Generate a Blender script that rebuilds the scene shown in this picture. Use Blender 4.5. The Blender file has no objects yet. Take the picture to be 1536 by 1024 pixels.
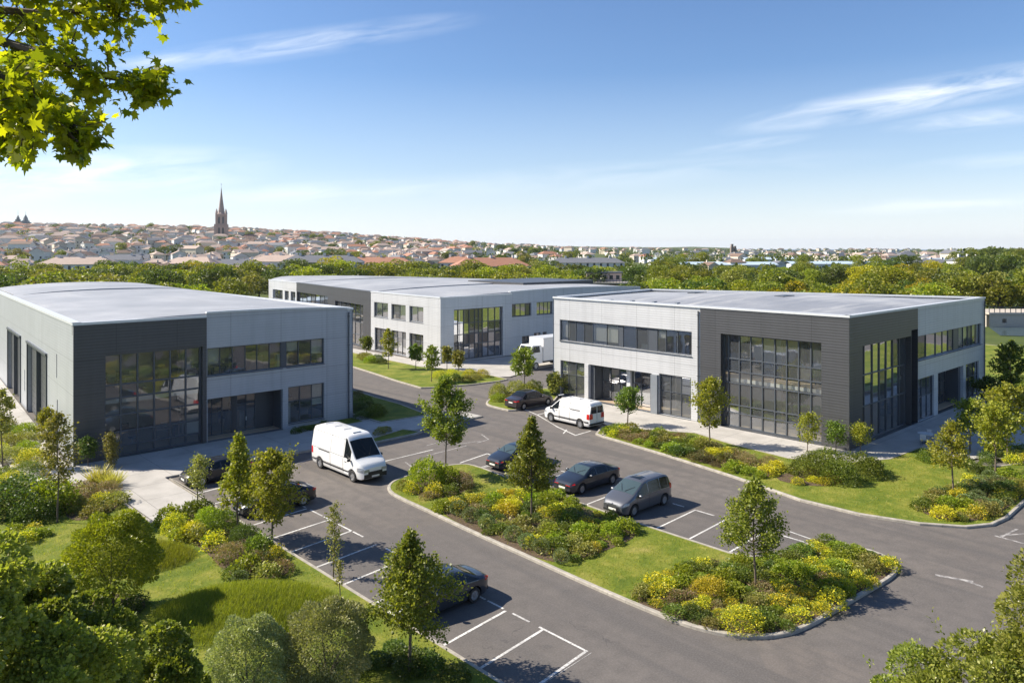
import bpy, bmesh, math, random
import numpy as np
from mathutils import Vector, Matrix
PI = math.pi
sc = bpy.context.scene
COL = sc.collection
rnd = random.Random(7)
# ------------------------------------------------------------------ camera frame
F, H, CX, HY = 1153.0, 15.0, 768.0, 372.0
AL = math.atan2(1070, 1153)
CA, SA = math.cos(AL), math.sin(AL)
def cam2w(x, d): return (x*CA + d*SA, -x*SA + d*CA)      # lateral / depth metres -> building axes
def w2cam(X, Y): return (X*CA - Y*SA, X*SA + Y*CA)
def G(px, py, z=0.0):
    d = F*(H-z)/(py-HY)
    return cam2w((px-CX)/F*d, d)
def at(px, d): return cam2w((px-CX)/F*d, d)
def proj(X, Y, z=0.0):
    x, d = w2cam(X, Y)
    if d < 0.5: d = 0.5
    return (CX + F*x/d, HY + F*(H-z)/d)
# ------------------------------------------------------------------ scene objects
def link(o, parent=None):
    COL.objects.link(o)
    if parent is not None: o.parent = parent
    return o
def empty(name, loc=(0,0,0), rz=0.0, parent=None):
    o = bpy.data.objects.new(name, None)
    o.empty_display_size = 0.3
    o.location = loc; o.rotation_euler = (0,0,rz)
    return link(o, parent)
def meshobj(name, me, parent=None, loc=None, rz=0.0, sc_=None):
    o = bpy.data.objects.new(name, me)
    if loc is not None: o.location = loc
    o.rotation_euler = (0,0,rz)
    if sc_ is not None: o.scale = sc_ if hasattr(sc_, '__len__') else (sc_,)*3
    return link(o, parent)
def dup(root, loc=None, rz=None, scale=None):
    r = root.copy(); COL.objects.link(r)
    if loc is not None: r.location = loc
    if rz is not None: r.rotation_euler = (0,0,rz)
    if scale is not None: r.scale = scale if hasattr(scale,'__len__') else (scale,)*3
    for ch in list(root.children):
        c = ch.copy(); COL.objects.link(c); c.parent = r
        for g in list(ch.children):
            d = g.copy(); COL.objects.link(d); d.parent = c
    return r
ORD = ['leftmost','second from the left','third from the left','fourth from the left','fifth from the left','sixth from the left','seventh from the left',
       'eighth from the left','ninth from the left','tenth from the left','eleventh from the left','twelfth from the left','thirteenth from the left','fourteenth from the left',
       'fifteenth from the left','sixteenth from the left','seventeenth from the left','eighteenth from the left','nineteenth from the left','twentieth from the left']
PEND = []
def tag(o, label, cat, group=None):
    o['label'] = label; o['category'] = cat
    if group: o['group'] = group
    return o
def tagq(o, desc, where, cat, group, px):
    """label made unique later: ordinal from the left among those of one description in one place"""
    o['category'] = cat; o['group'] = group
    PEND.append((desc, where, px, o))
    return o
def finish_labels():
    by = {}
    for d, w, px, o in PEND: by.setdefault((d, w), []).append((px, o))
    for (d, w), v in by.items():
        v.sort(key=lambda t: t[0])
        for i, (px, o) in enumerate(v):
            if len(v) == 1: o['label'] = f"{d} {w}"
            elif i < len(ORD): o['label'] = f"{d} {w}, {'rightmost' if (i == len(v)-1 and i > 1) else ORD[i]}"
            else:
                k = len(v)-1-i
                if k < len(ORD): o['label'] = f"{d} {w}, {ORD[k].replace('left','right')}"
                else: o['label'] = f"{d} {w}, mid row"
def structure(o): o['kind'] = 'structure'; return o
def stuff(o): o['kind'] = 'stuff'; return o
# ------------------------------------------------------------------ mesh builder
class MB:
    def __init__(s): s.v=[]; s.f=[]; s.m=[]
    def add(s, vs, fs, mi=0):
        b=len(s.v); s.v += [tuple(map(float,v)) for v in vs]
        for f in fs: s.f.append([b+i for i in f]); s.m.append(mi)
    def box(s, x0,y0,z0,x1,y1,z1, mi=0):
        s.add([(x0,y0,z0),(x1,y0,z0),(x1,y1,z0),(x0,y1,z0),(x0,y0,z1),(x1,y0,z1),(x1,y1,z1),(x0,y1,z1)],
              [(0,3,2,1),(4,5,6,7),(0,1,5,4),(1,2,6,5),(2,3,7,6),(3,0,4,7)], mi)
    def quad(s, a,b,c,d, mi=0): s.add([a,b,c,d],[(0,1,2,3)],mi)
    def tube(s, path, radii, n=6, mi=0, cap=True):
        path=[Vector(p) for p in path]; rings=[]
        ref=Vector((0.3,0.2,1)).normalized()
        for i,p in enumerate(path):
            t=(path[min(i+1,len(path)-1)]-path[max(i-1,0)])
            if t.length<1e-6: t=Vector((0,0,1))
            t.normalize()
            u=t.cross(Vector((1,0.13,0)) if abs(t.x)<0.9 else Vector((0,1,0.1))).normalized(); w=t.cross(u)
            rings.append([p+(u*math.cos(2*PI*k/n)+w*math.sin(2*PI*k/n))*radii[i] for k in range(n)])
        vs=[v for r in rings for v in r]; fs=[]
        for i in range(len(path)-1):
            for k in range(n):
                fs.append((i*n+k, i*n+(k+1)%n, (i+1)*n+(k+1)%n, (i+1)*n+k))
        if cap: fs.append(tuple(reversed(range(n)))); fs.append(tuple((len(path)-1)*n+k for k in range(n)))
        s.add(vs,fs,mi)
    def prism(s, poly, z0, z1, mi=0, bottom=True):
        n=len(poly)
        vs=[(p[0],p[1],z0) for p in poly]+[(p[0],p[1],z1) for p in poly]
        fs=[(i,(i+1)%n,n+(i+1)%n,n+i) for i in range(n)]+[tuple(range(n,2*n))]
        if bottom: fs.append(tuple(reversed(range(n))))
        s.add(vs,fs,mi)
    def lathe(s, prof, n=24, mi=0, axis='z', c=(0,0,0)):
        vs=[]; fs=[]
        for (r,h) in prof:
            for k in range(n):
                a=2*PI*k/n
                p=(r*math.cos(a), r*math.sin(a), h)
                if axis=='y': p=(p[0],h,p[1])
                if axis=='x': p=(h,p[0],p[1])
                vs.append((p[0]+c[0],p[1]+c[1],p[2]+c[2]))
        for i in range(len(prof)-1):
            for k in range(n): fs.append((i*n+k,i*n+(k+1)%n,(i+1)*n+(k+1)%n,(i+1)*n+k))
        s.add(vs,fs,mi)
    def mesh(s, name, mats, smooth=None):
        me=bpy.data.meshes.new(name); me.from_pydata(s.v,[],s.f)
        for m in (mats if isinstance(mats,(list,tuple)) else [mats]): me.materials.append(m)
        if s.m and max(s.m)>0: me.polygons.foreach_set('material_index', s.m)
        bm=bmesh.new(); bm.from_mesh(me); bmesh.ops.recalc_face_normals(bm, faces=bm.faces)
        if smooth is not None:
            bmesh.ops.remove_doubles(bm, verts=bm.verts, dist=1e-4)
            for f in bm.faces: f.smooth=True
            for e in bm.edges:
                if len(e.link_faces)==2 and e.calc_face_angle(0)>math.radians(smooth): e.smooth=False
        bm.to_mesh(me); bm.free(); me.update()
        return me
    def build(s, name, mats, parent=None, smooth=None, loc=None, rz=0.0):
        return meshobj(name, s.mesh(name,mats,smooth), parent, loc, rz)
# ------------------------------------------------------------------ materials
def nt(name):
    m=bpy.data.materials.new(name); m.use_nodes=True
    t=m.node_tree
    for n in list(t.nodes): t.nodes.remove(n)
    out=t.nodes.new('ShaderNodeOutputMaterial')
    return m,t,out
def N(t,typ,**kw):
    n=t.nodes.new(typ)
    for k,v in kw.items():
        if k in n.inputs.keys(): n.inputs[k].default_value=v
        else: setattr(n,k,v)
    return n
def L(t,a,b): t.links.new(a,b)
def c4(c): return (c[0],c[1],c[2],1.0)
def coords(t, kind='Object'):
    return t.nodes.new('ShaderNodeTexCoord').outputs[kind]
def noise(t, vec, scale, detail=4, rough=.55, lac=2.0):
    n=N(t,'ShaderNodeTexNoise'); n.inputs['Scale'].default_value=scale; n.inputs['Detail'].default_value=detail; n.inputs['Roughness'].default_value=rough
    if vec is not None: L(t,vec,n.inputs['Vector'])
    return n.outputs['Fac']
def ramp(t, fac, stops):
    r=N(t,'ShaderNodeValToRGB'); e=r.color_ramp.elements
    while len(e)<len(stops): e.new(0.5)
    for i,(p,c) in enumerate(stops): e[i].position=p; e[i].color=c4(c) if hasattr(c,'__len__') else (c,c,c,1)
    L(t,fac,r.inputs['Fac']); return r.outputs['Color']
def mixc(t, fac, a, b, mode='MIX'):
    m=N(t,'ShaderNodeMix'); m.data_type='RGBA'; m.blend_type=mode
    for s,v in ((m.inputs[0],fac),(m.inputs[6],a),(m.inputs[7],b)):
        if hasattr(v,'is_linked') or hasattr(v,'links'): L(t,v,s)
        else: s.default_value = v if not hasattr(v,'__len__') else c4(v)
    return m.outputs[2]
def math_(t, op, a, b=None, clamp=False):
    m=N(t,'ShaderNodeMath'); m.operation=op; m.use_clamp=clamp
    for i,v in enumerate((a,b)):
        if v is None: continue
        if hasattr(v,'links'): L(t,v,m.inputs[i])
        else: m.inputs[i].default_value=v
    return m.outputs[0]
def bump(t, h, strength=.3, dist=.02, normal=None):
    b=N(t,'ShaderNodeBump'); b.inputs['Strength'].default_value=strength; b.inputs['Distance'].default_value=dist
    L(t,h,b.inputs['Height'])
    if normal is not None: L(t,normal,b.inputs['Normal'])
    return b.outputs['Normal']
def pbsdf(t,out,color=None,rough=.6,metal=0.0,spec=.5,normal=None,coat=0.0):
    p=N(t,'ShaderNodeBsdfPrincipled')
    if color is not None:
        if hasattr(color,'links'): L(t,color,p.inputs['Base Color'])
        else: p.inputs['Base Color'].default_value=c4(color)
    if hasattr(rough,'links'): L(t,rough,p.inputs['Roughness'])
    else: p.inputs['Roughness'].default_value=rough
    p.inputs['Metallic'].default_value=metal; p.inputs['Specular IOR Level'].default_value=spec
    p.inputs['Coat Weight'].default_value=coat; p.inputs['Coat Roughness'].default_value=.05
    if normal is not None: L(t,normal,p.inputs['Normal'])
    L(t,p.outputs[0],out.inputs['Surface']); return p
def plain(name, col, rough=.6, metal=0, var=.12, scale=3.0, spec=.5, coat=0.0):
    m,t,out=nt(name); v=coords(t)
    c=mixc(t, noise(t,v,scale,5), tuple(x*(1-var) for x in col), tuple(min(1,x*(1+var)) for x in col))
    pbsdf(t,out,c,rough,metal,spec,coat=coat); return m
def sep(t,vec,i):
    s=N(t,'ShaderNodeSeparateXYZ'); L(t,vec,s.inputs[0]); return s.outputs[i]
def mapping(t, vec, scale=(1,1,1), loc=(0,0,0), rot=(0,0,0)):
    m=N(t,'ShaderNodeMapping'); m.inputs['Scale'].default_value=scale; m.inputs['Location'].default_value=loc; m.inputs['Rotation'].default_value=rot
    L(t,vec,m.inputs['Vector']); return m.outputs[0]
def cladding(name, col, period=.21, depth=.022):
    """horizontal ribbed metal sheet with panel joints"""
    m,t,out=nt(name); v=coords(t); z=sep(t,v,2)
    fr=math_(t,'FRACT',math_(t,'DIVIDE',z,period))
    groove=math_(t,'LESS_THAN',fr,.16)
    prof=math_(t,'PINGPONG',fr,.5)
    n2=noise(t,mapping(t,v,(.35,.35,1.6)),1.0,4)
    big=noise(t,mapping(t,v,(.12,.12,.5)),1.0,3)
    streak=noise(t,mapping(t,v,(2.2,2.2,.08)),1.0,3)
    c=mixc(t, n2, tuple(x*.9 for x in col), tuple(min(1,x*1.07) for x in col))
    c=mixc(t, math_(t,'MULTIPLY',ramp(t,streak,[(.45,0),(.75,1)]),.30), c, tuple(x*.62 for x in col))
    c=mixc(t, math_(t,'MULTIPLY',groove,.24), c, tuple(x*.42 for x in col))
    # vertical joints every 4.2 m along whichever axis the wall runs
    xy=math_(t,'ADD',sep(t,v,0),sep(t,v,1))
    j=math_(t,'LESS_THAN',math_(t,'FRACT',math_(t,'DIVIDE',xy,4.2)),.010)
    c=mixc(t, math_(t,'MULTIPLY',j,.6), c, tuple(x*.35 for x in col))
    hj=math_(t,'LESS_THAN',math_(t,'FRACT',math_(t,'DIVIDE',z,2.4)),.018)
    c=mixc(t, math_(t,'MULTIPLY',hj,.5), c, tuple(x*.4 for x in col))
    hgt=math_(t,'ADD',prof,math_(t,'MULTIPLY',big,.8))
    pn=N(t,'ShaderNodeTexWhiteNoise'); pn.noise_dimensions='2D'; cv=N(t,'ShaderNodeCombineXYZ'); L(t,math_(t,'FLOOR',math_(t,'DIVIDE',xy,4.2)),cv.inputs[0]); L(t,math_(t,'FLOOR',math_(t,'DIVIDE',z,2.4)),cv.inputs[1]); L(t,cv.outputs[0],pn.inputs['Vector'])
    c=mixc(t,math_(t,'MULTIPLY',pn.outputs['Value'],.14),c,tuple(x*.6 for x in col))
    pbsdf(t,out,c,.40,0.15,.5,bump(t,hgt,.55,depth)); return m
def leafmat(name, ca, cb, trans=.35, gloss=.45, third=None, pthird=.0):
    m,t,out=nt(name)
    at_=N(t,'ShaderNodeAttribute'); at_.attribute_name='tint'
    oi=N(t,'ShaderNodeObjectInfo')
    f=at_.outputs['Fac']
    br=lambda q:(min(.8,q[0]*1.75),min(.8,q[1]*1.66),q[2]*1.25)
    ca,cb=br(ca),br(cb)
    c=mixc(t,f,ca,cb)
    if third is not None:
        c=mixc(t, math_(t,'GREATER_THAN',f,1-pthird), c, third)
    hsv=N(t,'ShaderNodeHueSaturation')
    L(t,c,hsv.inputs['Color'])
    L(t,math_(t,'ADD',math_(t,'MULTIPLY',oi.outputs['Random'],.035),.4825),hsv.inputs['Hue'])
    L(t,math_(t,'ADD',math_(t,'MULTIPLY',oi.outputs['Random'],.35),.82),hsv.inputs['Value'])
    c=hsv.outputs[0]
    p=N(t,'ShaderNodeBsdfPrincipled'); L(t,c,p.inputs['Base Color']); p.inputs['Roughness'].default_value=gloss; p.inputs['Specular IOR Level'].default_value=.35
    tr=N(t,'ShaderNodeBsdfTranslucent')
    L(t,mixc(t,1.0,c,(1.45,1.52,.5),'MULTIPLY'),tr.inputs['Color'])
    mx=N(t,'ShaderNodeMixShader'); mx.inputs[0].default_value=trans
    L(t,p.outputs[0],mx.inputs[1]); L(t,tr.outputs[0],mx.inputs[2]); L(t,mx.outputs[0],out.inputs['Surface'])
    return m
M={}
def mats():
    # asphalt
    m,t,out=nt('asphalt'); v=coords(t)
    fine=noise(t,v,13,6,.8); mid=noise(t,v,1.3,5,.6); big=noise(t,v,.11,5,.6)
    stre=noise(t,mapping(t,v,(1.2,.09,1)),1.0,4,.6)
    c=ramp(t,big,[(.3,(.108,.092,.080)),(.55,(.138,.119,.104)),(.75,(.172,.150,.133))])
    c=mixc(t,math_(t,'MULTIPLY',stre,.35),c,(.19,.168,.151))
    trk=noise(t,mapping(t,v,(.9,.035,1),(2,1,0)),1.0,3,.55); c=mixc(t,ramp(t,trk,[(.50,0),(.64,.75)]),c,(.078,.071,.067))
    pat=N(t,'ShaderNodeTexVoronoi'); pat.inputs['Scale'].default_value=.085; L(t,mapping(t,v,(1,.6,1)),pat.inputs['Vector'])
    c=mixc(t,math_(t,'MULTIPLY',sep(t,pat.outputs['Color'],0),.5),c,(.10,.093,.09))
    oil=noise(t,v,.75,4,.5); c=mixc(t,ramp(t,oil,[(.66,0),(.74,.55)]),c,(.06,.056,.055))
    c=mixc(t,ramp(t,mid,[(.35,.7),(.6,0)]),c,(.090,.081,.075))
    c=mixc(t,ramp(t,fine,[(.45,0),(.8,.5)]),c,(.24,.23,.22))
    vo=N(t,'ShaderNodeTexVoronoi'); vo.feature='DISTANCE_TO_EDGE'; vo.inputs['Scale'].default_value=.16
    wv=N(t,'ShaderNodeVectorMath'); wv.operation='ADD'; L(t,v,wv.inputs[0])
    nz=N(t,'ShaderNodeTexNoise'); nz.inputs['Scale'].default_value=.5; nz.inputs['Detail'].default_value=6; L(t,v,nz.inputs['Vector'])
    sc2=N(t,'ShaderNodeVectorMath'); sc2.operation='SCALE'; sc2.inputs[3].default_value=3.0; L(t,nz.outputs['Color'],sc2.inputs[0]); L(t,sc2.outputs[0],wv.inputs[1])
    L(t,wv.outputs[0],vo.inputs['Vector'])
    crack=math_(t,'MULTIPLY',math_(t,'LESS_THAN',vo.outputs['Distance'],.0028),ramp(t,noise(t,v,.25,3),[(.55,0),(.66,.5)]))
    c=mixc(t,crack,c,(.045,.043,.045))
    pbsdf(t,out,c,.82,0,.35,bump(t,fine,.35,.01)); M['asphalt']=m
    # white road paint, worn
    m,t,out=nt('road_paint'); v=coords(t)
    w=ramp(t,noise(t,v,9,6,.7),[(.36,0),(.5,1)])
    w2=ramp(t,noise(t,v,.6,3),[(.3,.35),(.55,1)])
    c=mixc(t,math_(t,'MULTIPLY',w,w2),(.22,.21,.2),(.66,.65,.62)); pbsdf(t,out,c,.7); M['paint']=m
    m,t,out=nt('worn_paint'); v=coords(t)
    c=mixc(t,ramp(t,noise(t,v,3.5,6,.75),[(.42,0),(.62,1)]),(.165,.155,.15),(.42,.40,.38)); pbsdf(t,out,c,.8); M['worn']=m
    # paving concrete
    m,t,out=nt('concrete_paving'); v=coords(t)
    c=ramp(t,noise(t,v,.5,6,.6),[(.3,(.33,.315,.29)),(.55,(.42,.40,.37)),(.75,(.49,.465,.43))])
    c=mixc(t,ramp(t,noise(t,v,14,4,.7),[(.4,0),(.8,.35)]),c,(.3,.28,.26))
    jx=math_(t,'LESS_THAN',math_(t,'FRACT',math_(t,'DIVIDE',sep(t,v,0),3.0)),.012)
    jy=math_(t,'LESS_THAN',math_(t,'FRACT',math_(t,'DIVIDE',sep(t,v,1),3.0)),.012)
    c=mixc(t,math_(t,'MULTIPLY',math_(t,'MAXIMUM',jx,jy),.7),c,(.13,.125,.12))
    c=mixc(t,ramp(t,noise(t,v,.9,5,.75),[(.62,0),(.75,.55)]),c,(.2,.185,.165))
    pbsdf(t,out,c,.8,0,.4,bump(t,noise(t,v,30,3),.2,.01)); M['paving']=m
    m,t,out=nt('kerb_stone'); v=coords(t)
    c=ramp(t,noise(t,v,2.5,5,.65),[(.3,(.25,.23,.195)),(.6,(.38,.35,.30)),(.8,(.46,.425,.37))])
    jj=math_(t,'LESS_THAN',math_(t,'FRACT',math_(t,'ADD',math_(t,'MULTIPLY',sep(t,v,0),.72),math_(t,'MULTIPLY',sep(t,v,1),1.0))),.02)
    c=mixc(t,math_(t,'MULTIPLY',jj,.6),c,(.12,.115,.1)); pbsdf(t,out,c,.85); M['kerb']=m
    # lawn
    m,t,out=nt('lawn'); v=coords(t)
    c=ramp(t,noise(t,v,.45,5,.6),[(.30,(.075,.115,.012)),(.47,(.14,.175,.018)),(.60,(.22,.225,.034)),(.74,(.34,.285,.085))])
    c=mixc(t,ramp(t,noise(t,v,11,4,.75),[(.35,.6),(.6,0)]),c,(.06,.10,.012))
    c=mixc(t,ramp(t,noise(t,v,1.7,6,.7),[(.54,0),(.70,.8)]),c,(.27,.26,.05))
    pbsdf(t,out,c,.9,0,.2,bump(t,noise(t,v,26,4,.8),.8,.03)); M['lawn']=m
    m,t,out=nt('long_grass_ground'); v=coords(t)
    c=ramp(t,noise(t,v,1.1,5,.6),[(.3,(.08,.11,.014)),(.7,(.17,.19,.03))]); pbsdf(t,out,c,.9,0,.2); M['moundg']=m
    m,t,out=nt('planting_soil'); v=coords(t)
    c=ramp(t,noise(t,v,6,6,.75),[(.3,(.06,.042,.028)),(.55,(.11,.078,.052)),(.75,(.19,.14,.095))]); pbsdf(t,out,c,.95,0,.2,bump(t,noise(t,v,18,4),.9,.03)); M['soil']=m
    # far terrain
    m,t,out=nt('countryside'); v=coords(t)
    c=ramp(t,noise(t,v,.012,6,.65),[(.32,(.045,.07,.018)),(.5,(.08,.105,.025)),(.6,(.13,.14,.045)),(.72,(.2,.19,.09))])
    c=mixc(t,ramp(t,noise(t,v,.09,5,.7),[(.4,.6),(.6,0)]),c,(.05,.075,.02)); pbsdf(t,out,c,.95,0,.2); M['terrain']=m
    m,t,out=nt('sea_water'); pbsdf(t,out,(.03,.07,.12),.25); M['sea']=m
    m,t,out=nt('river_water'); v=coords(t)
    pbsdf(t,out,(.06,.09,.10),.12,0,.5,bump(t,noise(t,v,1.5,3),.15,.05)); M['river']=m
    # cladding
    M['clad_light']=cladding('light_ribbed_cladding',(.42,.44,.47))
    M['clad_white']=cladding('pale_ribbed_cladding',(.555,.56,.57))
    M['clad_dark']=cladding('anthracite_ribbed_cladding',(.072,.073,.078),.21,.03)
    M['clad_blue']=cladding('blue_grey_ribbed_cladding',(.50,.53,.56))
    m,t,out=nt('roof_sheet'); v=coords(t)
    seam=math_(t,'LESS_THAN',math_(t,'FRACT',math_(t,'DIVIDE',sep(t,v,1),1.1)),.09)
    c=ramp(t,noise(t,v,.16,5,.6),[(.3,(.26,.268,.28)),(.55,(.36,.365,.375)),(.75,(.46,.46,.455))])
    c=mixc(t,ramp(t,noise(t,mapping(t,v,(.15,1.4,1)),1.0,5,.6),[(.5,0),(.8,.5)]),c,(.36,.37,.39))
    c=mixc(t,ramp(t,noise(t,mapping(t,v,(.5,.06,1)),1.0,6,.7),[(.5,0),(.7,.6)]),c,(.30,.30,.30)); c=mixc(t,math_(t,'MULTIPLY',seam,.6),c,(.2,.21,.23))
    pbsdf(t,out,c,.5,.0,.4,bump(t,seam,.5,.05)); M['roof']=m
    m,t,out=nt('dark_roof_sheet'); v=coords(t)
    seam=math_(t,'LESS_THAN',math_(t,'FRACT',math_(t,'DIVIDE',sep(t,v,0),.6)),.08)
    c=ramp(t,noise(t,v,.13,6,.65),[(.3,(.19,.20,.22)),(.5,(.28,.285,.30)),(.7,(.43,.43,.43))])
    c=mixc(t,ramp(t,noise(t,mapping(t,v,(.12,1.2,1)),1.0,5,.6),[(.45,0),(.75,.6)]),c,(.24,.25,.28))
    c=mixc(t,ramp(t,noise(t,mapping(t,v,(.06,.7,1)),1.0,6,.7),[(.48,0),(.66,.7)]),c,(.52,.51,.49)); c=mixc(t,math_(t,'MULTIPLY',seam,.6),c,(.13,.14,.15))
    pbsdf(t,out,c,.45,.0,.4,bump(t,seam,.5,.05)); M['roof_dark']=m
    M['coping']=plain('coping_metal',(.62,.635,.65),.38,.2)
    M['coping_dark']=plain('dark_coping_metal',(.10,.105,.115),.4,.1)
    M['frame']=plain('anthracite_frame',(.068,.077,.09),.4,.0)
    M['framelight']=plain('grey_frame',(.20,.22,.245),.4,.1)
    # glass
    m,t,out=nt('window_glass')
    lw=N(t,'ShaderNodeLayerWeight'); lw.inputs['Blend'].default_value=.45
    fac=math_(t,'ADD',math_(t,'MULTIPLY',lw.outputs['Fresnel'],.58),.10,True)
    tr=N(t,'ShaderNodeBsdfTransparent'); tr.inputs['Color'].default_value=(.80,.83,.81,1)
    gl=N(t,'ShaderNodeBsdfGlossy'); gl.inputs['Color'].default_value=(.86,.88,.93,1); gl.inputs['Roughness'].default_value=.02
    v=coords(t); L(t,bump(t,noise(t,v,.7,2),.06,.05),gl.inputs['Normal'])
    df=N(t,'ShaderNodeBsdfDiffuse'); df.inputs['Color'].default_value=(.40,.43,.45,1); m0=N(t,'ShaderNodeMixShader'); m0.inputs[0].default_value=.13; L(t,tr.outputs[0],m0.inputs[1]); L(t,df.outputs[0],m0.inputs[2])
    mx=N(t,'ShaderNodeMixShader'); L(t,fac,mx.inputs[0]); L(t,m0.outputs[0],mx.inputs[1]); L(t,gl.outputs[0],mx.inputs[2]); L(t,mx.outputs[0],out.inputs['Surface']); M['glass']=m
    M['int_floor']=plain('office_floor',(.42,.32,.22),.6)
    M['int_wall']=plain('office_wall',(.68,.60,.50),.8)
    M['int_white']=plain('office_ceiling',(.62,.62,.6),.8)
    M['int_wood']=plain('office_wood',(.19,.12,.075),.6)
    M['int_dark']=plain('office_dark',(.06,.06,.065),.7)
    M['blind']=plain('roller_blind',(.62,.60,.55),.8)
    M['door']=plain('entrance_door_paint',(.055,.06,.068),.45)
    M['bark']=plain('young_bark',(.13,.10,.075),.9,0,.35,14)
    M['bark_dark']=plain('dark_bark',(.075,.058,.045),.95,0,.4,10)
    # foliage
    M['lf_young']=leafmat('young_tree_leaf',(.062,.092,.018),(.16,.18,.03),.36)
    M['lf_yellow']=leafmat('fresh_tree_leaf',(.092,.118,.018),(.21,.212,.034),.4)
    M['lf_olive']=leafmat('olive_leaf',(.09,.105,.035),(.20,.19,.06),.3)
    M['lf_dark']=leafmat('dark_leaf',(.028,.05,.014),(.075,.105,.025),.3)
    M['lf_mid']=leafmat('mid_leaf',(.045,.075,.016),(.115,.145,.026),.34)
    M['lf_lime']=leafmat('lime_leaf',(.085,.125,.014),(.19,.22,.03),.4)
    M['lf_grey']=leafmat('grey_green_leaf',(.10,.125,.07),(.25,.27,.16),.25)
    M['lf_maple']=leafmat('maple_leaf',(.075,.105,.010),(.22,.225,.014),.62,.35)
    M['lf_belt']=leafmat('belt_tree_leaf',(.062,.082,.014),(.160,.168,.030),.34); M['lf_belty']=leafmat('belt_fresh_leaf',(.085,.115,.014),(.20,.205,.030),.38); M['lf_beltd']=leafmat('belt_dark_leaf',(.032,.054,.013),(.085,.112,.025),.3)
    M['lf_big']=leafmat('large_tree_leaf',(.085,.115,.03),(.24,.255,.07),.42); M['lf_bigd']=leafmat('dark_tree_leaf',(.055,.085,.02),(.15,.175,.04),.38)
    M['lf_fore']=leafmat('hedge_tree_leaf',(.06,.085,.018),(.20,.22,.06),.35,.35)
    M['lf_gold']=leafmat('golden_leaf',(.19,.19,.018),(.40,.35,.03),.3)
    M['lf_yflower']=leafmat('yellow_flower_shrub',(.085,.12,.02),(.16,.19,.03),.3,.5,(.66,.56,.03),.50)
    M['lf_red']=leafmat('russet_leaf',(.07,.05,.028),(.13,.10,.045),.3,.5,(.10,.12,.035),.45)
    M['lf_orange']=leafmat('orange_tip_shrub',(.07,.09,.022),(.15,.15,.035),.3,.5,(.44,.27,.05),.10)
    M['lf_pink']=leafmat('pink_heather',(.10,.10,.05),(.17,.15,.08),.3,.5,(.38,.21,.17),.22)
    M['lf_bgrey']=leafmat('blue_green_shrub',(.05,.08,.035),(.13,.165,.085),.25)
    M['lf_straw']=leafmat('straw_grass',(.16,.155,.06),(.34,.30,.13),.3)
    M['lf_grass']=leafmat('grass_blade',(.085,.105,.013),(.20,.195,.032),.4,.5)
    M['lf_longgrass']=leafmat('long_grass_blade',(.062,.088,.016),(.165,.176,.034),.48,.5)
mats()
# ------------------------------------------------------------------ ground
def lerp(a,b,t): return a+(b-a)*t
def sstep(a,b,x):
    t=min(1,max(0,(x-a)/(b-a))); return t*t*(3-2*t)
def interp(x, pts):
    if x<=pts[0][0]: return pts[0][1]
    for (a,va),(b,vb) in zip(pts,pts[1:]):
        if x<=b: return va+(vb-va)*(x-a)/(b-a)
    return pts[-1][1]
HILLW=[(-400,.9),(0,1.0),(300,.98),(420,.86),(500,.76),(640,.50),(720,.36),(850,.17),(1000,.05),(1100,0)]
def terrain_h(X,Y):
    x,d=w2cam(X,Y); r=math.hypot(x,d)
    if d<1: px=-2000 if x<0 else 3000
    else: px=CX+F*x/d
    az=math.degrees(math.atan2(x,d))
    if abs(az)>60: w=0
    else: w=interp(px,HILLW)
    h=47*w*sstep(330,1600,r)*(1-.25*sstep(2200,5000,r))
    h+=4.5*sstep(1100,2600,r)*(1-sstep(3000,4500,r))
    # low wooded rise on the right
    if abs(az)<60: h+=5*sstep(1330,1500,px)*sstep(260,520,r)*(1-sstep(650,1000,r))
    return h-0.06
def ground_z(X,Y): return terrain_h(X,Y)
rs=[0]+[4*1.075**i for i in range(200)]
rs=[r for r in rs if r<5200]+[5200]
na=160; mb=MB(); vs=[(0,0,-.06)]
for r in rs[1:]:
    for k in range(na):
        a=2*PI*k/na; X,Y=r*math.cos(a),r*math.sin(a); vs.append((X,Y,terrain_h(X,Y)))
fs=[(0,1+k,1+(k+1)%na) for k in range(na)]
for i in range(len(rs)-2):
    b=1+i*na
    for k in range(na): fs.append((b+k,b+na+k,b+na+(k+1)%na,b+(k+1)%na))
mb.add(vs,fs); o=mb.build('ground',M['terrain'],smooth=80); structure(o)
# sea beyond the plain: a flat ring
mb=MB(); vs=[];fs=[]
for r in (5190,9500):
    for k in range(96):
        a=2*PI*k/96; vs.append((r*math.cos(a),r*math.sin(a),-1.2))
for k in range(96): fs.append((k,96+k,96+(k+1)%96,(k+1)%96))
mb.add(vs,fs); structure(mb.build('sea',M['sea']))
# blue hill ridge on the far left of centre
def ridge(name,d,pts,width,mat):
    mb=MB(); n=len(pts); vs=[]
    for k,(px,py) in enumerate(pts):
        z=H+(HY-py)*d/F
        for j,(dd,q) in enumerate(((-width,0),(-width*.4,.75),(0,1),(width*.5,.7),(width,0))):
            X,Y=at(px,d); x,dp=w2cam(X,Y); X2,Y2=cam2w(x*(d+dd)/d,d+dd)
            vs.append((X2,Y2,max(-.5,z*q-.2)))
    fs=[(5*i+j,5*i+j+1,5*i+j+6,5*i+j+5) for i in range(n-1) for j in range(4)]
    mb.add(vs,fs); return structure(mb.build(name,mat,smooth=80))
ridge('hill',4200,[(600,372),(650,368.5),(680,364.5),(705,363),(730,364),(752,367),(790,369),(860,369.5),(940,370.5),(1000,371),(1040,370),(1100,372)],700,M['terrain'])
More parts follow.
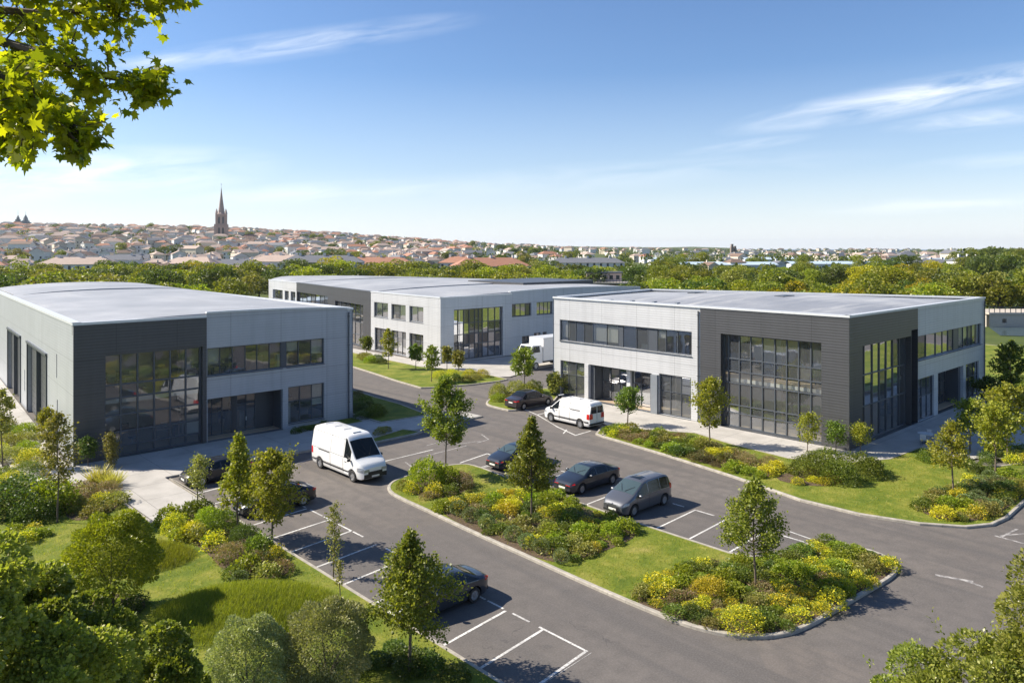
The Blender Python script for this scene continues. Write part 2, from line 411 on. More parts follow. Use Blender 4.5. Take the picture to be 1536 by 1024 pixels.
# asphalt of the business park
mb=MB()
pol=[(-30,-12),(70,-30),(150,-20),(125,70),(108,135),(40,160),(-8,120)]
mb.add([(p[0],p[1],0) for p in pol],[tuple(range(len(pol)))]); structure(mb.build('road',M['asphalt']))
def chaikin(p,n=2,closed=True):
    for _ in range(n):
        q=[]
        m=len(p)
        for i in range(m if closed else m-1):
            a,b=p[i],p[(i+1)%m]
            q.append((a[0]*.75+b[0]*.25,a[1]*.75+b[1]*.25)); q.append((a[0]*.25+b[0]*.75,a[1]*.25+b[1]*.75))
        p=q
    return p
def ccw(p):
    a=sum(p[i][0]*p[(i+1)%len(p)][1]-p[(i+1)%len(p)][0]*p[i][1] for i in range(len(p)))
    return p if a>0 else p[::-1]
def inset(p,w):
    p=ccw(p); n=len(p); q=[]
    for i in range(n):
        a,b,c=Vector(p[i-1]),Vector(p[i]),Vector(p[(i+1)%n])
        t1=(b-a).normalized(); t2=(c-b).normalized()
        n1=Vector((-t1.y,t1.x)); n2=Vector((-t2.y,t2.x)); m=(n1+n2)
        if m.length<1e-4: m=n1
        m.normalize(); k=w/max(.5,m.dot(n1)); q.append((b.x+m.x*k,b.y+m.y*k))
    return q
def kerb(name,poly,w=.18,h=.14):
    p=ccw(poly); q=inset(p,w); q0=inset(p,.03); n=len(p); mb=MB()
    vs=[(a[0],a[1],-.02) for a in p]+[(a[0],a[1],h-.03) for a in p]+[(a[0],a[1],h) for a in q0]+[(a[0],a[1],h) for a in q]+[(a[0],a[1],.02) for a in q]
    fs=[]
    for l in range(4):
        for i in range(n): fs.append((l*n+i,l*n+(i+1)%n,(l+1)*n+(i+1)%n,(l+1)*n+i))
    mb.add(vs,fs); return structure(mb.build(name,M['kerb']))
def sheet(name,poly,z,mat):
    mb=MB(); p=ccw(poly); mb.add([(a[0],a[1],z) for a in p],[tuple(range(len(p)))]); return structure(mb.build(name,mat))
LAWNS=[]
def lawn(poly,kerbed=True,z=.12):
    p=ccw(poly)
    if kerbed: kerb('kerb',p)
    LAWNS.append(p); return sheet('lawn',inset(p,.12) if kerbed else p,z,M['lawn'])
def P(*l): return [G(a,b) for a,b in l]
# paved plaza, pavements and terraces (z .10)
XL=17.75   # kerb of the near parking row
plaza=[(9.9,54.5),(14.0,53.0),(14.2,44.2),(17.45,44.6),(17.45,52.1),(36.4,51.6),(44.5,51.8),(44.5,55.2),(36.3,55.6),(36.3,59.15),(13.6,59.15),(13.6,61),(17.9,118),(13.6,118),(10.6,62)]
structure(sheet('pavement',plaza,.10,M['paving']))
kerb('kerb',[(17.45,51.95),(17.45,52.1),(36.4,51.75),(44.5,51.95),(44.5,51.7),(36.4,51.45)],.06,.12)
# lawn at lower left
lawnA=[(XL,8.0),(XL,50.6),(17.6,51.6),(17.5,44.4),(14.15,44.05),(13.9,52.6),(9.7,54.2),(10.2,61.5),(13.3,117),(-20,122),(-30,60),(-26,8)]
lawn(lawnA)
# island between the two parking rows
isl=P((580,738),(583,726),(606,716),(650,703),(690,697),(713,699),(767,720),(860,752),(950,784),(1030,810),(1137,845),(1217,814),(1240,811),(1307,827),(1334,838),(1349,850),(1344,866),(1310,886),(1260,915),(1215,943),(1170,958),(1110,959),(1050,947),(1000,930),(900,888),(800,842),(700,797),(640,768),(600,750))
isl=chaikin(isl,2); lawn(isl)
# lawn strip in front of the building on the right, round its corner
stripC=P((902,656),(904,648),(926,643),(1044,651),(1103,669),(1184,689),(1262,696),(1330,690),(1372,668),(1480,705),(1640,730),(1640,700),(1560,752),(1512,779),(1490,789),(1450,793),(1380,788),(1290,774),(1200,752),(1100,717),(1000,685),(930,664))
stripC=P((902,656),(904,648),(926,643),(1044,651),(1103,669),(1184,689),(1262,696),(1332,690),(1380,672),(1486,702))
stripC+=[(64.5,14.0),(66,11.9)]+P((1560,735),(1512,779),(1490,789),(1450,793),(1380,788),(1290,774),(1200,752),(1100,717),(1000,685),(930,664))
lawn(stripC)
# terrace along the two fronts of that building
terr=[(56.55,54.9)]+[(56.6,24.7),(88.4,24.5),(88.4,18.2),(74.0,17.6),(70.5,16.2),(66.2,13.7),(64.2,14.3),(61.2,17.6),(56.2,18.4),(54.5,18.6)]+P((1184,692),(1103,672),(1044,654),(926,646),(905,637),(838,610),(843,596),(828,590))
structure(sheet('pavement',terr,.095,M['paving']))
# lawn beyond, right of the terrace and behind
lawn([(66.6,12.2),(72.5,16.0),(88.8,17.8),(89.2,54),(135,40),(128,0),(84,6)],True)
# corner bed by the dark saloon
bedD=P((728,608),(731,601),(748,593),(812,583),(840,586),(836,600),(824,606),(790,612),(768,618),(745,613)); lawn(chaikin(bedD,1))
lawn(P((893,652),(903,640),(930,645),(924,652),(903,656)),True)
# lawn in front of the building at the rear
lawnE=P((522,549),(560,561),(593,572),(631,583),(657,582),(708,578),(748,573),(762,570),(741,565),(690,556),(631,551),(564,537),(520,528)); lawn(lawnE)
pathE=P((690,557),(741,567),(765,566),(800,556),(842,548),(842,538),(763,535),(661,547),(566,530),(505,519),(505,527),(564,538),(631,551.5)); sheet('pavement',pathE,.10,M['paving'])
# lawns right of the left building
lawnF=[(36.4,55.7),(43.8,55.4)]+P((637,621),(600,607),(564,597),(533,587))+[(37.5,74),(36.4,74)]; lawn(lawnF)
lawnG=P((556,667),(555,660),(604,645),(634,649),(622,653)); lawn(lawnG)
# verges and hedge foot at the left-building front
lawn([(30.6,57.2),(35.6,57.2),(35.6,59.1),(30.6,59.1)],False,.115)
# ---- painted bay lines
def stripe(a,b,w=.11,z=.004,mat='paint',name='road_marking'):
    a=Vector(a);b=Vector(b);t=(b-a).normalized();n=Vector((-t.y,t.x))*w/2
    SN[0]+=1; z+=.0005*(SN[0]%9)
    MK[mat].add([(*(a+n),z),(*(a-n),z),(*(b-n),z),(*(b+n),z)],[(0,1,2,3)])
MK={'paint':MB(),'worn':MB()}; SN=[0]
XO=21.45
ys=[51.3,48.6,45.9,43.5,41.1,38.3,35.6,33.1,30.5,27.75,25.2,23.4-.45,20.6,18.9-.5,16.0]
ys=[47.9,45.3,42.8,40.4,37.9,35.6,33.1,30.6,28.1,25.75,23.4,21.6-.35,19.0]
for i,y in enumerate(ys): 
    stripe((XL+.05,y-.35),(XO,y+.1),.12)
# dashed edge of the near row, with a tick at every bay
yy=49.5
while yy>19.6:
    if rnd.random()<.93: stripe((XO+.06,yy),(XO+.06,yy-(1.0 if rnd.random()<.6 else 1.4)),.10)
    yy-=1.55
stripe((XO+.06,19.3),(XO+.06,21.0),.1); stripe((XL+.05,18.6),(XO+.1,18.9),.02)
# far parking row along the island
XI=33.4; XE=37.6
for y in (39.9,37.5,35.0,32.6,30.1,27.5,25.0,22.95,20.6): stripe((XI+.15,y-.1),(XE,y+.15),.11)
yy=40.2
while yy>19.5:
    if rnd.random()<.8: stripe((XE+.06,yy),(XE+.06,yy-.8),.10)
    yy-=1.5
stripe((XE+.06,20.9),(XE+.06,18.6),.11); stripe((XE+.06,25.2),(XE+.06,23.9),.11); stripe((XI+.2,40.0),(XE,40.2),.12); stripe((XE,40.2),(XE+.1,37.9),.12)
stripe(G(1219,809),G(1185,797),.11)
# worn lines on the crossing road
def wl(a,b,w=.13,mat='worn'): stripe(G(*a),G(*b),w,.004,mat)
wl((575,692),(650,674),.13,'paint'); wl((608,693),(626,706)); wl((680,667),(720,661)); wl((640,683),(700,668)); wl((690,694),(731,680),.12,'paint'); wl((731,680),(748,687),.12,'paint'); wl((735,685),(765,669)); wl((722,651),(733,659)); wl((733,659),(715,664)); wl((640,668),(690,655))
wl((806,622),(836,640),.12,'paint'); wl((836,640),(862,652),.12,'paint'); wl((845,650),(850,644),.1,'paint'); wl((862,653),(886,646),.12,'paint'); wl((806,622),(822,618),.12,'paint'); wl((768,606),(806,622),.12,'paint')
wl((1492,803),(1536,815),.16); wl((1500,806),(1526,793)); wl((1403,862),(1460,872),.2); wl((1440,868),(1475,880),.15); wl((1536,800),(1500,803),.12)
wl((440,697),(474,685),.12)
for k,mbm in MK.items(): structure(mbm.build('road_marking',M[k]))
# ------------------------------------------------------------------ generic wall with openings
class Wall:
    def __init__(s,Pa,Pb):
        s.a=Vector(Pa); s.b=Vector(Pb); s.L=(s.b-s.a).length; s.t=(s.b-s.a)/s.L; s.n=Vector((s.t.y,-s.t.x))
    def p(s,u,z,off=0): q=s.a+s.t*u+s.n*off; return (q.x,q.y,z)
    def u(s,px):
        """distance along the wall seen at photo column px"""
        # (x - CXline) : x/d = (px-CX)/F
        k=(px-CX)/F; ax,ad=w2cam(*s.a); tx,td=w2cam(*s.t)
        return (k*ad-ax)/(tx-k*td)
    def box(s,mb,u0,u1,z0,z1,o0,o1,mi=0):
        vs=[s.p(u,z,o) for z in (z0,z1) for (u,o) in ((u0,o0),(u1,o0),(u1,o1),(u0,o1))]
        mb.add(vs,[(0,3,2,1),(4,5,6,7),(0,1,5,4),(1,2,6,5),(2,3,7,6),(3,0,4,7)],mi)
    def panel(s,mb,u0,u1,z0,z1,holes,off=0,depth=.3,mi=0,top=None,rev=None):
        """wall face with rectangular openings and their reveals; top: function giving the height of the upper edge"""
        us=sorted({u0,u1,*[h[0] for h in holes],*[h[1] for h in holes]}); us=[u for u in us if u0<=u<=u1]
        if top is not None:
            k=14; us=sorted(set(us)|{lerp(u0,u1,i/k) for i in range(k+1)})
        zs=sorted({z0,z1,*[h[2] for h in holes],*[h[3] for h in holes]}); zs=[z for z in zs if z0<=z<=z1]
        for i in range(len(us)-1):
            for j in range(len(zs)-1):
                uc=(us[i]+us[i+1])/2; zc=(zs[j]+zs[j+1])/2
                if any(h[0]<uc<h[1] and h[2]<zc<h[3] for h in holes): continue
                za,zb=zs[j+1],zs[j+1]
                if top is not None and j==len(zs)-2: za,zb=top(us[i]),top(us[i+1])
                mb.add([s.p(us[i],zs[j],off),s.p(us[i+1],zs[j],off),s.p(us[i+1],zb,off),s.p(us[i],za,off)],[(0,1,2,3)],mi)
        rv=mi if rev is None else rev
        for (a,b,c,d) in holes:
            o2=off-depth
            mb.add([s.p(a,c,off),s.p(a,d,off),s.p(a,d,o2),s.p(a,c,o2)],[(0,1,2,3)],rv)
            mb.add([s.p(b,c,off),s.p(b,d,off),s.p(b,d,o2),s.p(b,c,o2)],[(3,2,1,0)],rv)
            mb.add([s.p(a,d,off),s.p(b,d,off),s.p(b,d,o2),s.p(a,d,o2)],[(0,1,2,3)],rv)
            if c>z0+.01: mb.add([s.p(a,c,off),s.p(b,c,off),s.p(b,c,o2),s.p(a,c,o2)],[(3,2,1,0)],rv)
def window(w,parent,u0,u1,z0,z1,cols,rows,rec=.22,fr=.09,mu=.06,name='window',fmat='frame',blinds=0,frames_deep=.12,seed=0,sill=True,darkcols=()):
    """frame with mullions and transoms; the panes are its child"""
    R=random.Random(int(u0*97+z0*31+u1*13)+seed)
    if isinstance(cols,int): cols=[i/cols for i in range(1,cols)]
    if isinstance(rows,int): rows=[i/rows for i in range(1,rows)]
    mb=MB(); o1=-rec; o0=-rec-frames_deep
    w.box(mb,u0,u0+fr,z0,z1,o0,o1); w.box(mb,u1-fr,u1,z0,z1,o0,o1)
    w.box(mb,u0+fr,u1-fr,z0,z0+fr,o0,o1-.003); w.box(mb,u0+fr,u1-fr,z1-fr,z1,o0,o1-.003)
    cu=[lerp(u0,u1,c) for c in cols]; rz=[lerp(z0,z1,r) for r in rows]
    for u in cu: w.box(mb,u-mu/2,u+mu/2,z0+fr,z1-fr,o0,o1-.006)
    for z in rz: w.box(mb,u0+fr,u1-fr,z-mu/2,z+mu/2,o0+.004,o1-.014)
    if sill: w.box(mb,u0-.02,u1+.02,z0-.05,z0-.003,-.02,.06)
    for k in darkcols:
        e=[u0]+cu+[u1]; w.box(mb,e[k],e[k+1],z0+fr,z1-fr,o0+.05,o1-.02)
    f=mb.build(name,M[fmat],parent)
    g=MB(); E=[u0]+cu+[u1]; Z=[z0]+rz+[z1]; oc=-rec-frames_deep*.55
    for i in range(len(E)-1):
        for j in range(len(Z)-1):
            a=R.uniform(-.012,.012); b=R.uniform(-.009,.009)
            g.add([w.p(E[i],Z[j],oc+a+b),w.p(E[i+1],Z[j],oc-a+b),w.p(E[i+1],Z[j+1],oc-a-b),w.p(E[i],Z[j+1],oc+a-b)],[(0,1,2,3)])
    g.build('pane',M['glass'],f)
    if blinds:
        b=MB()
        for i in range(len(E)-1):
            if R.random()<blinds:
                h=(z1-z0)*R.choice((.25,.4,.6,.85)); b.add([w.p(E[i]+.04,z1-.1,oc-.16),w.p(E[i+1]-.04,z1-.1,oc-.16),w.p(E[i+1]-.04,z1-h,oc-.16),w.p(E[i]+.04,z1-h,oc-.16)],[(0,1,2,3)])
        if b.f: b.build('blind',M['blind'],f)
    return f
def interior(w,parent,u0,u1,depth,ztop,zmid=4.15,seed=1,backmat='int_wall',mid=True):
    """rooms behind the glass: floors, ceilings, back wall, partitions and furniture"""
    R=random.Random(seed); mb=MB(); d0=-.5
    w.box(mb,u0,u1,.11,.16,-depth,d0,0)
    w.box(mb,u0,u1,ztop,ztop+.1,-depth,d0,2)
    if mid:
        w.box(mb,u0,u1,zmid-.3,zmid-.02,-depth,d0-.3,2); w.box(mb,u0,u1,zmid-.02,zmid+.02,-depth,d0-.3,0)
    w.box(mb,u0,u1,.1,ztop,-depth-.1,-depth,1)
    n=max(2,int((u1-u0)/5))
    for i in range(1,n):
        u=lerp(u0+.1,u1-.1,i/n); w.box(mb,u-.06,u+.06,.16,ztop,-depth,-depth*R.uniform(.3,.6),R.choice((1,1,3)))
    for i in range(int((u1-u0)*2.0)):
        zb=.16 if R.random()<.55 or not mid else zmid+.02
        u=R.uniform(u0+.3,u1-1.6); o=-R.uniform(1.3,depth-1); k=R.random()
        if k<.5: # desk
            w.box(mb,u,u+1.5,zb+.68,zb+.74,o-.7,o,3); w.box(mb,u+.05,u+.1,zb,zb+.68,o-.65,o-.05,4); w.box(mb,u+1.4,u+1.45,zb,zb+.68,o-.65,o-.05,4)
            w.box(mb,u+.5,u+1.05,zb+.85,zb+1.2,o-.5,o-.46,4)
        elif k<.75: w.box(mb,u,u+1.1,zb,zb+R.uniform(.9,2.0),o-.45,o,R.choice((1,2,3)))
        else:
            w.box(mb,u,u+.55,zb+.4,zb+.48,o-.5,o,4); w.box(mb,u,u+.55,zb+.48,zb+.95,o-.5,o-.44,4); w.box(mb,u+.2,u+.3,zb,zb+.4,o-.3,o-.2,4)
    mb.build('office_interior',[M['int_floor'],M[backmat],M['int_white'],M['int_wood'],M['int_dark']],parent)
def coping(w,parent,u0,u1,z,mat='coping',h=.16,ov=.06,dp=.35,top=None,name='coping'):
    mb=MB()
    k=1 if top is None else 14
    for i in range(k):
        a,b=lerp(u0,u1,i/k),lerp(u0,u1,(i+1)/k)
        za,zb=(z,z) if top is None else (top(a),top(b))
        vs=[w.p(a,za-.02,ov),w.p(b,zb-.02,ov),w.p(b,zb-.02,-dp),w.p(a,za-.02,-dp),w.p(a,za+h,ov),w.p(b,zb+h,ov),w.p(b,zb+h,-dp),w.p(a,za+h,-dp)]
        mb.add(vs,[(0,3,2,1),(4,5,6,7),(0,1,5,4),(1,2,6,5),(2,3,7,6),(3,0,4,7)])
    return mb.build(name,M[mat],parent)
def pipe(w,parent,u,z1,off=.09):
    mb=MB(); mb.tube([w.p(u,.1,off),w.p(u,z1,off)],[.055,.055],8)
    for z in (1.5,4,6.5,z1-.4): w.box(mb,u-.09,u+.09,z,z+.06,0,off+.07)
    mb.build('downpipe',M['frame'],parent,smooth=40)
def roofgrid(fn,us,vs_,mat,name,parent,edge=.25):
    """roof surface from a function (i,j)->xyz with a closed underside edge"""
    mb=MB(); nu,nv=len(us),len(vs_)
    V=[fn(u,v) for u in us for v in vs_]
    mb.add(V,[(i*nv+j,(i+1)*nv+j,(i+1)*nv+j+1,i*nv+j+1) for i in range(nu-1) for j in range(nv-1)])
    bd=[i*nv for i in range(nu)]+[(nu-1)*nv+j for j in range(1,nv)]+[i*nv+nv-1 for i in range(nu-2,-1,-1)]+[j for j in range(nv-2,0,-1)]
    for a,b in zip(bd,bd[1:]+bd[:1]):
        A,B=V[a],V[b]; mb.add([A,B,(B[0],B[1],B[2]-edge),(A[0],A[1],A[2]-edge)],[(0,1,2,3)],0)
    return mb.build(name,mat,parent,smooth=30)
frange=lambda a,b,n:[lerp(a,b,i/n) for i in range(n+1)]
# ---------------------------------------------------------------- left building
def left_building():
    root=empty('office_building',(13.8,59.1,0))
    tag(root,'grey and charcoal two storey unit on the left with a vaulted roof','building')
    inv=lambda o:o
    A=(13.8,59.1); B=(35.75,59.1); C=(17.7,115.0); D=(36.5,115.0)
    class R_:pass
    f=Wall(A,B); l=Wall(C,A); rr=Wall(B,D); bk=Wall(D,C)
    kids0=set(COL.objects)
    ztop=9.7; ud=f.u(309)
    arc=lambda u: 9.60+.40*math.sin(PI*min(1,max(0,u/ f.L)))**.55
    g0,g1=f.u(157),f.u(304)
    mb=MB(); f.panel(mb,0,ud,0,ztop,[(g0,g1,.12,7.5)],0,.45); mb.build('dark_cladding',M['clad_dark'],root)
    b0,b1=f.u(311.5),f.u(487); e0,e1=f.u(312),f.u(425); w0,w1=f.u(433),f.u(487)
    mb=MB(); f.panel(mb,ud,f.L,0,9.5,[(b0,b1,5.15,7.3),(e0,e1,0,3.4),(w0,w1,.45,3.5)],-.08,.3,top=arc); mb.build('wall',M['clad_light'],root)
    coping(f,root,-.06,ud+.04,ztop,'coping'); coping(f,root,ud+.05,f.L,0,'coping',.12,.02,.3,top=lambda u:arc(u))
    # edge return of the dark volume
    mb=MB(); f.box(mb,ud-.002,ud+.06,0,ztop,-.5,-.004); mb.build('dark_return',M['clad_dark'],root)
    rows=[.1,.235,.40,.565,.695]
    window(f,root,g0,g1,.12,7.5,6,rows,.3,.14,.11,'curtain_wall',frames_deep=.16,sill=False,blinds=.0)
    window(f,root,b0,f.u(424),5.15,7.3,[.17,.33,.5,.66,.83],1,.22,blinds=.2,name='strip_window'); window(f,root,f.u(430),b1,5.15,7.3,3,1,.22,blinds=.2,name='strip_window')
    mb=MB(); f.box(mb,f.u(424),f.u(430),5.15,7.3,-.36,-.2); mb.build('window_pier',M['frame'],root)
    window(f,root,w0,w1,.45,3.5,3,[.6],.22,name='window',blinds=.3)
    # recessed entrance
    R=1.6; mb=MB()
    fr=Wall(f.p(e0,0,-R)[:2],f.p(e1,0,-R)[:2])
    f.box(mb,e0-.02,e0+.1,0,3.4,-R,-.32); f.box(mb,e1-.1,e1+.02,0,3.4,-R,-.32); f.box(mb,e0,e1,3.32,3.45,-R,-.32)
    f.box(mb,e0,e1,.05,.125,-R,.02); mb.build('entrance_recess',M['frame'],root)
    k=fr.L; window(fr,root,.1,k*.42,.13,3.3,3,[.55],.02,name='entrance_glazing',sill=False); window(fr,root,k*.47,k*.74,.13,3.3,2,[.7],.02,name='entrance_door',sill=False)
    mb=MB(); fr.box(mb,k*.42,k*.47,.13,3.3,-.1,.02); mb.build('entrance_post',M['door'],root); mb=MB(); fr.box(mb,k*.74,k-.1,.13,3.3,-.1,.0); mb.build('entrance_panel',M['door'],root)
    mb=MB(); fr.box(mb,k*.595,k*.60+.02,1.0,1.3,.02,.08); mb.build('door_handle',M['coping'],root)
    interior(f,root,1.6,f.L-.6,9,8.3,seed=3)
    # side wall with the loading doors
    d=[(l.u(12.5),l.u(31)),(l.u(42),l.u(70))]
    d=[(min(a),max(a)) for a in d]; holes=[(a,b,0,6.2) for a,b in d]
    sl=[(l.u(85)-.16,l.u(85)+.16,5.2,7.0),(l.u(86)-.2,l.u(86)+.2,1.6,3.6),(l.u(37)-.2,l.u(37)+.2,1.6,3.6)]
    mb=MB(); l.panel(mb,0,l.L,0,ztop,holes+sl,0,.3); mb.build('wall',M['clad_light'],root)
    for a,b in d:
        mb=MB(); l.box(mb,a,b,.1,6.2,-.4,-.3); n=12
        for i in range(n): l.box(mb,a+.05,b-.05,.15+i*6/n,.15+(i+.9)*6/n,-.3,-.26)
        dr=mb.build('loading_door',M['door'],root)
        mb=MB(); l.box(mb,a-.25,a-.003,.1,6.35,-.02,.10); l.box(mb,b+.003,b+.25,.1,6.35,-.02,.10); l.box(mb,a-.3,b+.3,6.353,6.55,-.02,.16); m_=(a+b)/2
        l.box(mb,m_-.12,m_+.12,.1,6.2,-.25,.05); mb.build('door_surround',M['frame'],dr)
    for a,b,c,e in sl: window(l,root,a,b,c,e,1,1,.1,.06,sill=False,name='slit_window')
    coping(l,root,0,l.L,ztop,'coping',.16,.06,.5)
    mb=MB(); rr.panel(mb,0,rr.L,0,9.6,[(3,6,5.15,7.3),(10,16,5.15,7.3)],0,.3); mb.build('wall',M['clad_light'],root)
    window(rr,root,3,6,5.15,7.3,2,1); window(rr,root,10,16,5.15,7.3,4,1)
    coping(rr,root,0,rr.L,9.6,'coping',.16,.06,.5); pipe(f,root,f.u(523),9.4,.03)
    mb=MB(); bk.panel(mb,0,bk.L,0,9.6,[],0,.3); mb.build('wall',M['clad_light'],root)
    coping(bk,root,0,bk.L,9.6,'coping',.16,.06,.4)
    # roof: front vault and a higher rear vault
    def rf(z0,amp,y0,y1,back):
        def fn(u,v):
            xl=lerp(13.8,17.7,(v-59.1)/55.9)+.3; xr=lerp(35.75,36.5,(v-59.1)/55.9)-.3
            return (lerp(xl,xr,u), v, z0+amp*math.sin(PI*u)**.55+back*(v-y0)/(y1-y0))
        return fn
    roofgrid(rf(9.56,.42,59.3,98,.25),frange(0,1,24),frange(59.3,98,10),M['roof'],'roof',root)
    roofgrid(rf(9.74,.62,97,115,.1),frange(0.02,.98,24),frange(96.5,114.8,6),M['roof'],'rear_roof',root,.35)
    # dark parapet box back faces and a roof rail strip
    mb=MB(); f.box(mb,.02,ud-.1,9.0,9.69,-.4,-.1); mb.build('parapet',M['clad_dark'],root)
    return finish(root)
def finish(root):
    """parts were modelled in world axes: shift them under the thing's own base"""
    inv=Matrix.Translation(root.location).inverted()
    for c in root.children: c.matrix_parent_inverse=inv
    return root
left_building()
# ---------------------------------------------------------------- right building
def right_building():
    A=(56.6,24.55); B=(56.6,54.8); D=(88.3,24.55); C=(76.0,57.2)
    root=empty('office_building',(A[0],A[1],0))
    tag(root,'white and charcoal two storey unit on the right with a dark glazed corner','building')
    zt=9.9; l=Wall(B,A); f=Wall(A,D); r=Wall(D,C); b=Wall(C,B)
    ud=l.u(1051)
    bw=(l.u(839),l.u(1037),5.65,7.75); w1=(l.u(840),l.u(876),.12,3.65); en=(l.u(883),l.u(977),0,3.65); w2=(l.u(988),l.u(1036),.15,3.75)
    mb=MB(); l.panel(mb,0,ud,0,zt,[bw,w1,en,w2],-.06,.3); mb.build('wall',M['clad_white'],root)
    g=(l.u(1081),l.u(1232),.12,7.85)
    mb=MB(); l.panel(mb,ud,l.L,0,zt,[g],0,.5); mb.build('dark_cladding',M['clad_dark'],root)
    mb=MB(); l.box(mb,ud-.05,ud-.002,0,zt,-.5,-.002); mb.build('dark_return',M['clad_dark'],root)
    window(l,root,*bw,[.065,.13,.2,.27,.385,.475,.51,.61,.695,.76,.82,.9],1,.22,.08,.06,'strip_window',darkcols=(6,9),blinds=.15)
    window(l,root,*w1,[.3,.62],[.0001+.62],.2,name='window',blinds=.3); window(l,root,*w2,3,[.58],.2,name='window',blinds=.2)
    window(l,root,*g,[.055,.17,.29,.41,.535,.65,.765,.88],[.155,.24,.475,.60,.735],.42,.12,.09,'curtain_wall',frames_deep=.16,sill=False)
    R=1.4; fr=Wall(l.p(en[0],0,-R)[:2],l.p(en[1],0,-R)[:2]); k=fr.L
    mb=MB(); l.box(mb,en[0]-.02,en[0]+.5,0,3.65,-R,-.32); l.box(mb,en[1]-.1,en[1]+.02,0,3.65,-R,-.32); l.box(mb,en[0],en[1],3.57,3.7,-R,-.32); l.box(mb,en[0],en[1],.05,.12,-R,.0)
    mb.build('entrance_recess',M['frame'],root)
    window(fr,root,.5,k*.5,.13,3.55,3,[.55],.02,name='entrance_glazing',sill=False); window(fr,root,k*.56,k-.1,.13,3.55,3,[.62],.02,name='entrance_door',sill=False)
    mb=MB(); fr.box(mb,k*.5,k*.56,.13,3.55,-.1,.25); mb.build('column',M['coping'],root)
    mb=MB(); l.box(mb,l.u(977)+.02,l.u(987),.1,3.6,-.05,.16); mb.build('entrance_pier',M['framelight'],root)
    mb=MB(); l.box(mb,l.u(877),l.u(882.5),.1,3.6,-.05,.02); mb.build('entrance_pier',M['clad_white'],root)
    interior(l,root,.8,l.L-.8,7,8.5,seed=11)
    coping(l,root,0,l.L+.06,zt,'coping',.14,.07,.4)
    # front on the shaded side
    us=f.u(1377); g2=(f.u(1294),us-1.55,.12,7.6); dk=(us-1.5,us-.02,.1,8.1)
    mb=MB(); f.panel(mb,0,us,0,zt,[g2,dk],0,.5); mb.build('dark_cladding',M['clad_dark'],root)
    mb=MB(); f.box(mb,dk[0],dk[1],.1,8.1,-1.2,-1.1); f.box(mb,dk[0],dk[0]+.05,.1,8.1,-1.1,-.5); f.box(mb,dk[1]-.05,dk[1],.1,8.1,-1.1,-.5); mb.build('recess_panel',M['frame'],root)
    L2=f.L; bw2=(us+.15,L2-.9,5.35,7.45); a1=(us+.2,f.u(1402),.12,3.75); a2=(f.u(1408),f.u(1446),0,3.75); a3=(f.u(1450),f.u(1469.5),.3,3.75)
    mb=MB(); f.panel(mb,us,L2,0,zt,[bw2,a1,a2,a3],-.06,.3); mb.build('wall',M['clad_blue'],root)
    window(f,root,*g2,[.14,.3,.44,.58,.72,.86],[.36,.68],.42,.12,.1,'curtain_wall',frames_deep=.16,sill=False)
    window(f,root,*bw2,[.14,.28,.38,.47,.55,.63,.71,.79,.86,.93],1,.22,.08,.06,'strip_window',darkcols=(5,),blinds=.12)
    window(f,root,*a1,3,[.55],.2,name='window'); window(f,root,*a3,3,[.6],.2,name='window')
    fr2=Wall(f.p(a2[0],0,-1.4)[:2],f.p(a2[1],0,-1.4)[:2]); k=fr2.L
    mb=MB(); f.box(mb,a2[0]-.02,a2[0]+.2,0,3.75,-1.4,-.32); f.box(mb,a2[1]-.6,a2[1]+.02,0,3.75,-1.4,-.32); f.box(mb,a2[0],a2[1],3.67,3.8,-1.4,-.32); mb.build('entrance_recess',M['frame'],root)
    window(fr2,root,.2,k*.45,.12,3.6,2,[.6],.02,name='entrance_door',sill=False); window(fr2,root,k*.5,k-.6,.12,3.6,2,[.6],.02,name='entrance_glazing',sill=False)
    interior(f,root,9.0,L2-.6,7,8.5,seed=12)
    coping(f,root,0,L2,zt,'coping',.14,.07,.4)
    for w_ in (r,b):
        mb=MB(); w_.panel(mb,0,w_.L,0,zt,[],0,.3); mb.build('wall',M['clad_blue'],root); coping(w_,root,0,w_.L,zt,'coping',.14,.07,.4)
    pipe(f,root,L2-.25,9.6,.05); pipe(l,root,ud-.25,9.6,.02)
    def fn(u,v):
        p=Vector(B).lerp(Vector(A),u).lerp(Vector(C).lerp(Vector(D),u),v)
        q=Vector(A)*.25+Vector(B)*.25+Vector(C)*.25+Vector(D)*.25
        p=p+(q-p).normalized()*.32
        return (p.x,p.y,9.72+.75*math.sin(PI*u)**.8*math.sin(PI*min(1,max(0,v)))**.8)
    roofgrid(fn,frange(0,1,20),frange(0,1,20),M['roof_dark'],'roof',root)
    for i in range(2):
        p=fn(.35+.3*i,.42); mb=MB(); mb.box(p[0],p[1],p[2]-.05,p[0]+2.2,p[1]+.9,p[2]+.08); mb.build('skylight',M['frame'],root)
    for i in range(5):
        p=fn(.12+.085*i,.06); mb=MB(); mb.box(p[0],p[1],p[2]-.05,p[0]+.5,p[1]+.25,p[2]+.12); mb.build('roof_fixing',M['framelight'],root)
    return finish(root)
right_building()
